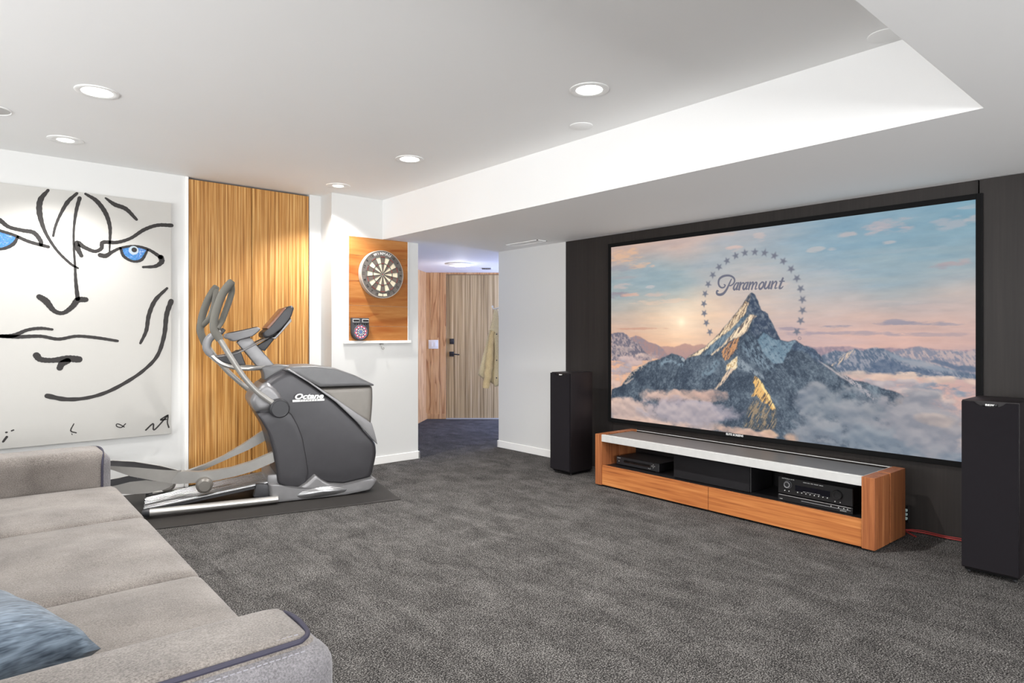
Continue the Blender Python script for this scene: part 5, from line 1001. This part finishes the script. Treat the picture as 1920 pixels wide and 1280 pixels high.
# ------------------------------------------------------------------ jacket on a hook in the hall
JD = 7.5
jk = hall('jacket', 'khaki button jacket hanging on a hook at the hall corner', 'jacket', 0, JD, 0)
def cloth(poly, y0, thick, bulge, name, mat, folds=5, seed=1, par=jk, step=.02):
    rnd = random.Random(seed); P_ = resample(poly, step, .008); n = len(P_); cx = sum(p[0] for p in P_)/n; cz = sum(p[1] for p in P_)/n
    bm = BM(); ph = rnd.uniform(0, 6); lv = [(1, 0), (.985, .5), (.93, .85), (.8, 1), (.55, 1.08), (.25, 1.1)]
    for sg in (-1, 1):
        rings = []
        for f, h in lv:
            row = []
            for x, z in P_:
                X = cx+(x-cx)*f; Z_ = cz+(z-cz)*f
                fo = math.sin((X-cx)*folds*22+ph+Z_*3)*.008*h
                row.append(bm.verts.new((X, y0+sg*thick*h+(fo if sg < 0 else 0)-bulge*h*.5, Z_)))
            rings.append(row)
        for A_, B_ in zip(rings[:-1], rings[1:]):
            for i in range(n): bm.faces.new((A_[i], A_[(i+1) % n], B_[(i+1) % n], B_[i]))
        c = bm.verts.new((cx, y0+sg*thick*1.1-bulge*.5, cz))
        for i in range(n): bm.faces.new((rings[-1][i], rings[-1][(i+1) % n], c))
        if sg < 0: first = rings[0]
        else:
            for i in range(n): bm.faces.new((first[i], first[(i+1) % n], rings[0][(i+1) % n], rings[0][i]))
    return obj(name, bm, mat, par, 60)
cloth([(-.205, 1.545), (-.165, 1.542), (-.14, 1.40), (-.13, 1.1), (-.12, .70), (-.15, .655), (-.20, .66), (-.26, .70), (-.335, .735), (-.398, .785), (-.36, .93), (-.325, 1.07), (-.277, 1.258), (-.236, 1.405)], .02, .045, 0, 'jacket_back', M_khaki, 2, 3)
sl = [(-.222, 1.30), (-.236, 1.22), (-.25, 1.08), (-.262, .93), (-.276, .80), (-.288, .70), (-.298, .635)]
bm = BM(); tube(bm, spline([(x, -.065, z) for x, z in sl], 6), [.022+.020*min(1, i/16)-.006*max(0, (i-26)/10) for i in range(37)], 18, flat=1.05)
for v in bm.verts: v.co.y += .006*math.sin(v.co.z*46+v.co.x*20); v.co.x += .004*math.sin(v.co.z*60)
slv = obj('sleeve', bm, M_khakid, jk, 60)
bm = BM(); tube(bm, [(-.2905, -.065, .695), (-.2985, -.065, .634)], [.043, .041], 18, flat=1.05); obj('cuff', bm, M_khakid, slv)
pk = cloth([(-.215, 1.31), (-.17, 1.30), (-.145, 1.25), (-.14, 1.0), (-.135, .70), (-.16, .655), (-.2, .648), (-.21, .70), (-.205, .9), (-.20, 1.1), (-.215, 1.24)], -.05, .016, 0, 'front_panel', M_khaki, 3, 8)
for x, z in ((-.178, 1.253), (-.172, 1.159), (-.172, 1.056), (-.174, .954), (-.178, .752)):
    bm = BM(); lathe(bm, [(.008, 0), (.008, .004), (0, .005)], frame_m(Vector((x, -.068, z)), Vector((1, 0, 0)), Vector((0, 0, 1)), Vector((0, -1, 0))), 12); obj('button', bm, M_darker, jk)
cloth([(-.272, 1.31), (-.22, 1.325), (-.165, 1.315), (-.15, 1.28), (-.18, 1.262), (-.205, 1.285), (-.24, 1.295)], -.075, .010, 0, 'flap', M_khaki, 1, 4)
hk2 = thing('coat_hook', 'white coat hook on the hall corner holding the khaki jacket', 'hook', (4.70, 5.52, 1.56))
bm = BM(); box(bm, -.02, .02, 0, .006, -.03, .04, .002, 1); obj('plate', bm, M_white, hk2)
bm = BM(); tube(bm, spline([(0, .004, .0), (.03, .12, -.004), (.06, .26, -.012), (.066, .295, .012)], 8), .008, 10); lathe(bm, [(0, -.012), (.012, -.004), (.012, .006), (0, .014)], Matrix.Translation((.066, .295, .016)), 14); obj('peg', bm, M_white, hk2)
